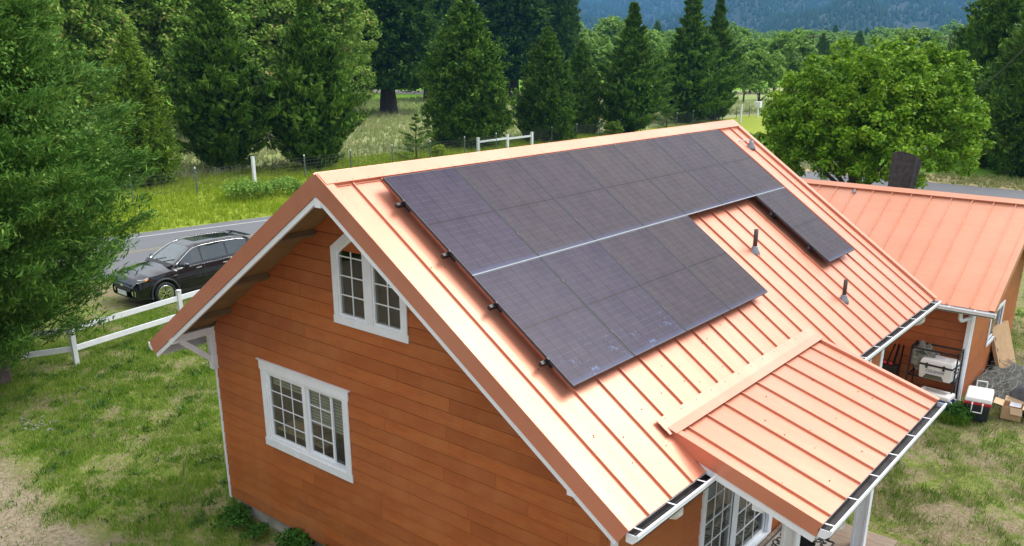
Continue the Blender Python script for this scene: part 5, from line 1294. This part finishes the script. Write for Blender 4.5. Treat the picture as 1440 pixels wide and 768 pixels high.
# round fruit tree behind the shed
cmR = broadleaf_mesh('crown', 7.9, 5.15, 34, 2000, 66, M['fruitleaf'], .15, -.14, 9, clr=.42)
tree('fruit_tree', 'wide round bright green broadleaf tree behind the ridge and the shed', 'tree', -6.0, 37.6, cmR, trunk_mesh(5, .28, 12, 7, 3.6, .15), None, .7)
tree('bush', 'small dark bush left of the wide round tree by the field fence', 'bush', -12.6, 41.5, broadleaf_mesh('crown', 3.0, 1.9, 33, 140, 40, M['maple'], .18, .0, 4, clr=.4), trunk_mesh(1.5, .06, 2), None)
# dark conifers at the right edge
rt_ = 'dark conifers at the right edge'
tree('conifer_tree', 'tall dark conifer at the upper right corner behind the lower ones', 'tree', -5.9, 68.5, cmC, tk, rt_, .4, (1.05, 1.05, 1.35))
tree('conifer_tree', 'tall dark conifer cut by the right edge of the picture', 'tree', -1.2, 58.5, cmC, tk, rt_, 1.4, (1.05, 1.05, 1.25))
tree('conifer_tree', 'low broad dark conifer beside the wide round tree at the right', 'tree', -3.6, 62.0, cmC, tk, rt_, 2.4, (1.0, 1.0, .72))
tree('conifer_tree', 'low dark conifer at the right edge above the grey side road', 'tree', .6, 57.5, cmC, tk, rt_, 3.4, (.9, .9, .70))
tree('conifer_tree', 'tall airy conifer over the right shoulder of the round tree', 'tree', -10.4, 80, cmF, tk, rt_, 5.4, (1.1, 1.1, 1.25))
# light green broadleaf trees further out
far = [broadleaf_mesh('crown', 12, 5.0, 41+k, 330, 30, M['farleaf'], .50, .12, 7, clr=.9) for k in range(3)]
tkF = trunk_mesh(7, .3, 15, 4, 3)
def polar(px, D):
    a = YAW-math.atan((px-720)/1215.75*cos(.33)); return CAM.x-D*sin(a), CAM.y+D*cos(a)
spec = [(1050, 140, .52, 'low round broadleaf tree between the ridge end firs and the wide round tree'), (1092, 175, .78, 'medium broadleaf tree left above the wide round tree'), (1030, 205, 1.0, 'tall broadleaf tree behind the rightmost ridge end fir'),
        (862, 195, 1.15, 'tall pale broadleaf tree behind the conifer with the thin top'), (950, 230, 1.0, 'pale broadleaf tree between the dark firs over the ridge'), (808, 190, .98, 'pale broadleaf tree right of the dark cedar mass'), (905, 165, .9, 'pale broadleaf tree filling behind the layered firs'), (835, 150, .8, 'pale broadleaf tree low behind the narrow conifer'), (1072, 118, .62, 'bushy pale tree nearest the left shoulder of the wide round tree'), (1112, 150, .85, 'leafy pale tree peeking over the left of the wide round tree'), (1058, 170, .8, 'pale tree in the gap between the ridge end and the round tree')]
for k, (px, D, s, lb) in enumerate(spec):
    x, y = polar(px, D); tree('broadleaf_tree', lb, 'tree', x, y, far[k % 3], tkF, 'pale broadleaf trees past the field', k*.9, (s, s, s))
rg = random.Random(77); n_far = 0
for D0, D1, n, s0, s1 in ((200, 280, 26, .75, 1.0), (290, 420, 34, .9, 1.25), (430, 650, 40, 1.1, 1.6)):
    for k in range(n):
        px = 745+(k+rg.random())*(1470-745)/n; D = rg.uniform(D0, D1); x, y = polar(px, D); s = rg.uniform(s0, s1)
        if rg.random() < .16: tree('conifer_tree', 'dark conifer among the pale trees of the far treeline', 'tree', x, y, cmC2, tk, 'conifers in the far treeline', rg.random()*6, (s*1.0, s*1.0, s*1.15))
        else: tree('broadleaf_tree', 'pale green broadleaf tree in the far treeline below the hills', 'tree', x, y, far[k % 3], tkF, 'broadleaf trees in the far treeline', rg.random()*6, (s*1.15, s*1.15, s))
for k in range(16):   # behind the left trees, closing the view between trunks
    px = 20+k*47; x, y = polar(px, rg.uniform(150, 190)); s = rg.uniform(1.1, 1.6)
    tree('broadleaf_tree', 'broadleaf tree far behind the dark trees at the left', 'tree', x, y, far[k % 3], tkF, 'broadleaf trees behind the left tree mass', k, (s, s, s))
# trees behind the viewpoint, mirrored in the gable glass
for k, (x, y, s) in enumerate(((-14, -16, 1.1), (-8, -19, 1.25), (-2, -21, 1.1), (-20, -13, 1.2))):
    tree('conifer_tree', 'evergreen in the yard opposite the gable, seen mirrored in its panes', 'tree', x, y, cmC, tk, 'evergreens opposite the gable', k, (s, s, s*1.1))
# utility poles and wires
def upole(px, D, H, label):
    x, y = polar(px, D); p = thing('utility_pole', label, 'utility pole', (x, y, 0))
    MB().tube([(x, y, -.5), (x, y, H)], [.17, .12], 8).build('pole', M['pole'], p); MB().bar((x-1.3, y-.5, H-.5), (x+1.3, y+.5, H-.5), .12, .12).build('crossarm', M['pole'], p)
    for q in (-1.1, -.4, .6, 1.1): MB().lathe([(.05, 0), (.06, .1), (.03, .2)], (x+q, y+q*.38, H-.42), 6).build('insulator', M['lead'], p)
    return Vector((x, y, H-.35))
a = upole(1140, 150, 10.0, 'wooden utility pole with crossarm above the left of the wide round tree'); b = upole(1332, 130, 9.6, 'wooden utility pole with crossarm above the right of the wide round tree')
def wire(a, b, sag, label, n=14):
    a, b = Vector(a), Vector(b); pts = [a.lerp(b, k/n)-Vector((0, 0, sag*4*(k/n)*(1-k/n))) for k in range(n+1)]
    tag(MB().tube(pts, .035, 4, smooth=False).build('power_line', M['wire']), label, 'cable')
wire(b+Vector((-1, -.4, -1.6)), b+Vector((-38, 14, -2.4)), .8, 'low cable running left from the right utility pole')
x, y = polar(1380, 62); x2, y2 = polar(1475, 40); wire((x, y, 5.2), (x2, y2, 8.9), .2, 'slanting service cable across the dark conifers at the right edge')
# bits of a neighbouring property seen between the left trees
nh = thing('neighbour_house', 'small pale house with brown gable half hidden behind the dark cedars', 'house', (-104, 86, 0))
its = [('wall', MB().box(-5, 5, -4, 4, 0, 3.2).prism([(-5, -4, 3.2), (-5, 4, 3.2), (-5, 0, 5.6)], (10, 0, 0)), simple('neighbour_wall', (.42, .34, .26), .8), 0),
       ('roof', MB().prism([(-5.5, -4.6, 2.9), (-5.5, 0, 5.75), (-5.5, 0, 5.95), (-5.5, -4.8, 3.0)], (11, 0, 0)).prism([(-5.5, 4.6, 2.9), (-5.5, 0, 5.75), (-5.5, 0, 5.95), (-5.5, 4.8, 3.0)], (11, 0, 0)), simple('neighbour_roof', (.16, .14, .13), .8), 0),
       ('window', MB().box(4.99, 5.05, -1, 1, 1.2, 2.4), M['carglass'], 0)]
grp(nh, its, .5)

# ------------------------------------------------------------------ grass and low plants
def blades(name, n, area, mat, hmin, hmax, wid, label, keep=None, seed=1, clump=0, lean=.45):
    r = np.random.default_rng(seed); x0, x1, y0, y1 = area
    if clump:
        nc = max(1, n//clump); cx = r.uniform(x0, x1, nc); cy = r.uniform(y0, y1, nc); ch_ = r.uniform(.5, 1.2, nc)
        x = (cx[:, None]+r.normal(0, .06, (nc, clump))).ravel(); y = (cy[:, None]+r.normal(0, .06, (nc, clump))).ravel(); hs = np.repeat(ch_, clump)
    else: x = r.uniform(x0, x1, n); y = r.uniform(y0, y1, n); hs = np.ones(n)
    if keep is not None: k = keep(x, y, r); x, y, hs = x[k], y[k], hs[k]
    n = len(x); h = r.uniform(hmin, hmax, n)*hs; a = r.uniform(0, 2*pi, n); l = r.uniform(0, lean, n)*h*2; b = r.uniform(0, 2*pi, n)
    P = np.stack([x, y, np.full(n, -.02)], -1); w_ = np.stack([np.cos(a)*wid, np.sin(a)*wid, np.zeros(n)], -1)*r.uniform(.6, 1.3, n)[:, None]
    tip = P+np.stack([np.cos(b)*l, np.sin(b)*l, h+.02], -1)
    V = np.stack([P-w_, P+w_, tip], 1).reshape(-1, 3); o = bpy.data.objects.new(name, npmesh(name, V, np.arange(len(V)).reshape(-1, 3), mat)); C.objects.link(o)
    tag(o, label, 'grass', kind='stuff')
def nse(x, y, f=1.0, s=0): return np.sin(x*1.7*f+s)*np.sin(y*1.9*f+1.3+s)+.6*np.sin(x*4.1*f+y*2.3*f+s)+.5*np.sin(y*5.3*f-x*3.1*f+s*2)+.4*np.sin(x*9*f+y*7.7*f)
def nothouse(x, y): return ~((x > -3.95) & (x < 3.95) & (y > .66) & (y < 10.3)) & ~((x > 3.8) & (x < 5.5) & (y > 1.5) & (y < 6.45)) & ~((x < 4.66) & (y > 13.9) & (y < 19.3) & (x > -3.5))
def keep_left(x, y, r):
    s = .074*x+.997*y; soil = np.clip((-1.15-s+nse(x, y)*.4)*1.3, 0, .955); thin = np.clip((nse(x, y, .9, 3)-.35)*.9, 0, .85)
    return nothouse(x, y) & (r.uniform(0, 1, len(x)) > soil) & (r.uniform(0, 1, len(x)) > thin)
blades('lawn_grass', 330000, (-16.5, -2.5, -4.8, 10), M['grass'], .03, .10, .008, 'short patchy green lawn left of the house', keep_left, 1, 6)
blades('lawn_tufts', 70000, (-16, -2.2, -4.5, 9), M['tuft'], .05, .12, .010, 'darker green tufts scattered through the left lawn', lambda x, y, r: keep_left(x, y, r) & (nse(x, y, 1.2, 9) > .55), 12, 16)
blades('lawn_weeds', 40000, (-14, -2.2, -3.5, 8), simple('weed_leaves', (.045, .13, .015), .6, var=.4, scale=3), .04, .09, .022, 'dark green clover and weeds scattered in the left lawn', lambda x, y, r: keep_left(x, y, r) & (nse(x, y, 1.4, 5) > .55), 2, 14, .9)
def keep_right(x, y, r): return nothouse(x, y) & (r.uniform(0, 1, len(x)) > np.clip(.35+nse(x, y, .9, 1)*.55, .12, .93))
blades('worn_grass', 250000, (3.9, 13, 3.0, 22), M['drygrass'], .02, .08, .008, 'thin worn grass on the yard right of the porch', keep_right, 3, 7)
blades('yard_tufts', 130000, (3.9, 13, 3.0, 26), M['tuft'], .04, .13, .009, 'greener tufts growing in the worn yard', lambda x, y, r: keep_right(x, y, r) & (nse(x, y, 1.1, 4) < .05), 4, 16)
blades('tall_grass', 9000, (4.6, 5.0, 12.7, 13.3), M['tuft'], .08, .22, .012, 'tall weeds growing at the foot of the shelf rack', None, 5, 9)
def kv(x, y, r): return (x < r0.x-.85+(y-r0.y)*.157-.1) & (x > -41)
blades('verge_grass', 170000, (-41, -24, 4, 62), M['verge'], .12, .42, .022, 'bright yellow green tall grass on the verge beyond the road', lambda x, y, r: kv(x, y, r) & (r.uniform(0, 1, len(x)) > .15), 6, 10)
blades('meadow_grass', 120000, (-95, -40, 12, 120), M['meadow'], .25, .65, .05, 'pale seeding meadow grass beyond the wire fence', None, 7, 8)
blades('shoulder_grass', 26000, (-18, 30, 50.5, 56), M['drygrass'], .08, .3, .03, 'dry grass strip along the far side of the side road', None, 8, 10)
# ivy like weeds along the foundation and shrubs on the verge
def shrub(x, y, H, R, mat, label, seed, name='weed_clump', cat='plant', leaf=.05, n=60):
    t = thing(name, label, cat, (x, y, 0)); me = broadleaf_mesh('leaves', H, R, seed, n, 22, mat, leaf, .0, 4, clr=.12*max(1, R/.35)); o = bpy.data.objects.new('leaves', me); C.objects.link(o); o.parent = t
    o = bpy.data.objects.new('stem', MB().tube([(0, 0, -.05), (.02, .02, H*.6)], .012, 5).mesh('stem', M['bark'])); C.objects.link(o); o.parent = t
wd = M['weed'] = leafmat('weed_foliage', [(.03, .10, .012), (.05, .15, .02), (.09, .21, .03)], 2.0)
shrub(-1.85, .52, .34, .30, wd, 'leafy green weed at the foundation near the corner, left of two', 51); shrub(-1.15, .42, .36, .36, wd, 'leafy green weed clump at the foundation under the big window', 52, n=80)
shrub(-3.4, .45, .22, .3, wd, 'low weed clump at the front left house corner', 53, n=40)
shrub(-2.75, .35, .12, .25, wd, 'tiny weed between the house corner and the leafy clumps', 54, n=20)
shrub(4.88, 13.0, .30, .26, wd, 'dense leafy weed growing between the porch gutter and the shed corner', 55, n=110)
shrub(-31.3, 19.9, .9, 1.2, M['farleaf'], 'pale leafy bramble on the verge nearest the white fence post', 56, 'bramble', 'bush', .10, 140)
shrub(-31.2, 22.3, .8, .9, M['farleaf'], 'pale leafy bramble on the verge just left of the gable peak', 57, 'bramble', 'bush', .10, 100)
shrub(-36.2, 39.3, .9, .6, M['verge'], 'small yellow green bush right of the young fir', 58, 'bush', 'bush', .10, 70)
shrub(-36.0, 62.0, 1.3, .9, M['yellowfir'], 'low yellow green bush at the foot of the narrow conifer', 59, 'bush', 'bush', .14, 70)
# twigs and leaf litter by the foundation, ash patch in the lawn
g = MB(); rg = random.Random(4)
for k in range(160): x, y = rg.uniform(-3.2, .2), rg.uniform(.25, .68); a = rg.random()*6; L = rg.uniform(.04, .16); g.bar((x, y, .012), (x+cos(a)*L, y+sin(a)*L*.5, .02+rg.random()*.02), .006, .005)
tag(g.build('leaf_litter', simple('dry_twigs', (.17, .12, .08), .9)), 'dry twigs and leaf litter along the foundation', 'litter', kind='stuff')
g = MB()
for k in range(55):
    a = rg.random()*6.28; q = rg.random()**.5; x, y = -10.3+cos(a)*q*.60+.1, .15+sin(a)*q*.32; s_ = rg.uniform(.015, .05); g.lathe([(s_, -.01), (s_*.8, s_*.25), (s_*.2, s_*.35)], (x, y, 0), 6)
tag(g.build('ash_patch', simple('ash_and_stones', (.26, .25, .23), .95, var=.6, scale=14)), 'pale ash and stones left in the lawn near the dirt patch', 'ash', kind='stuff')
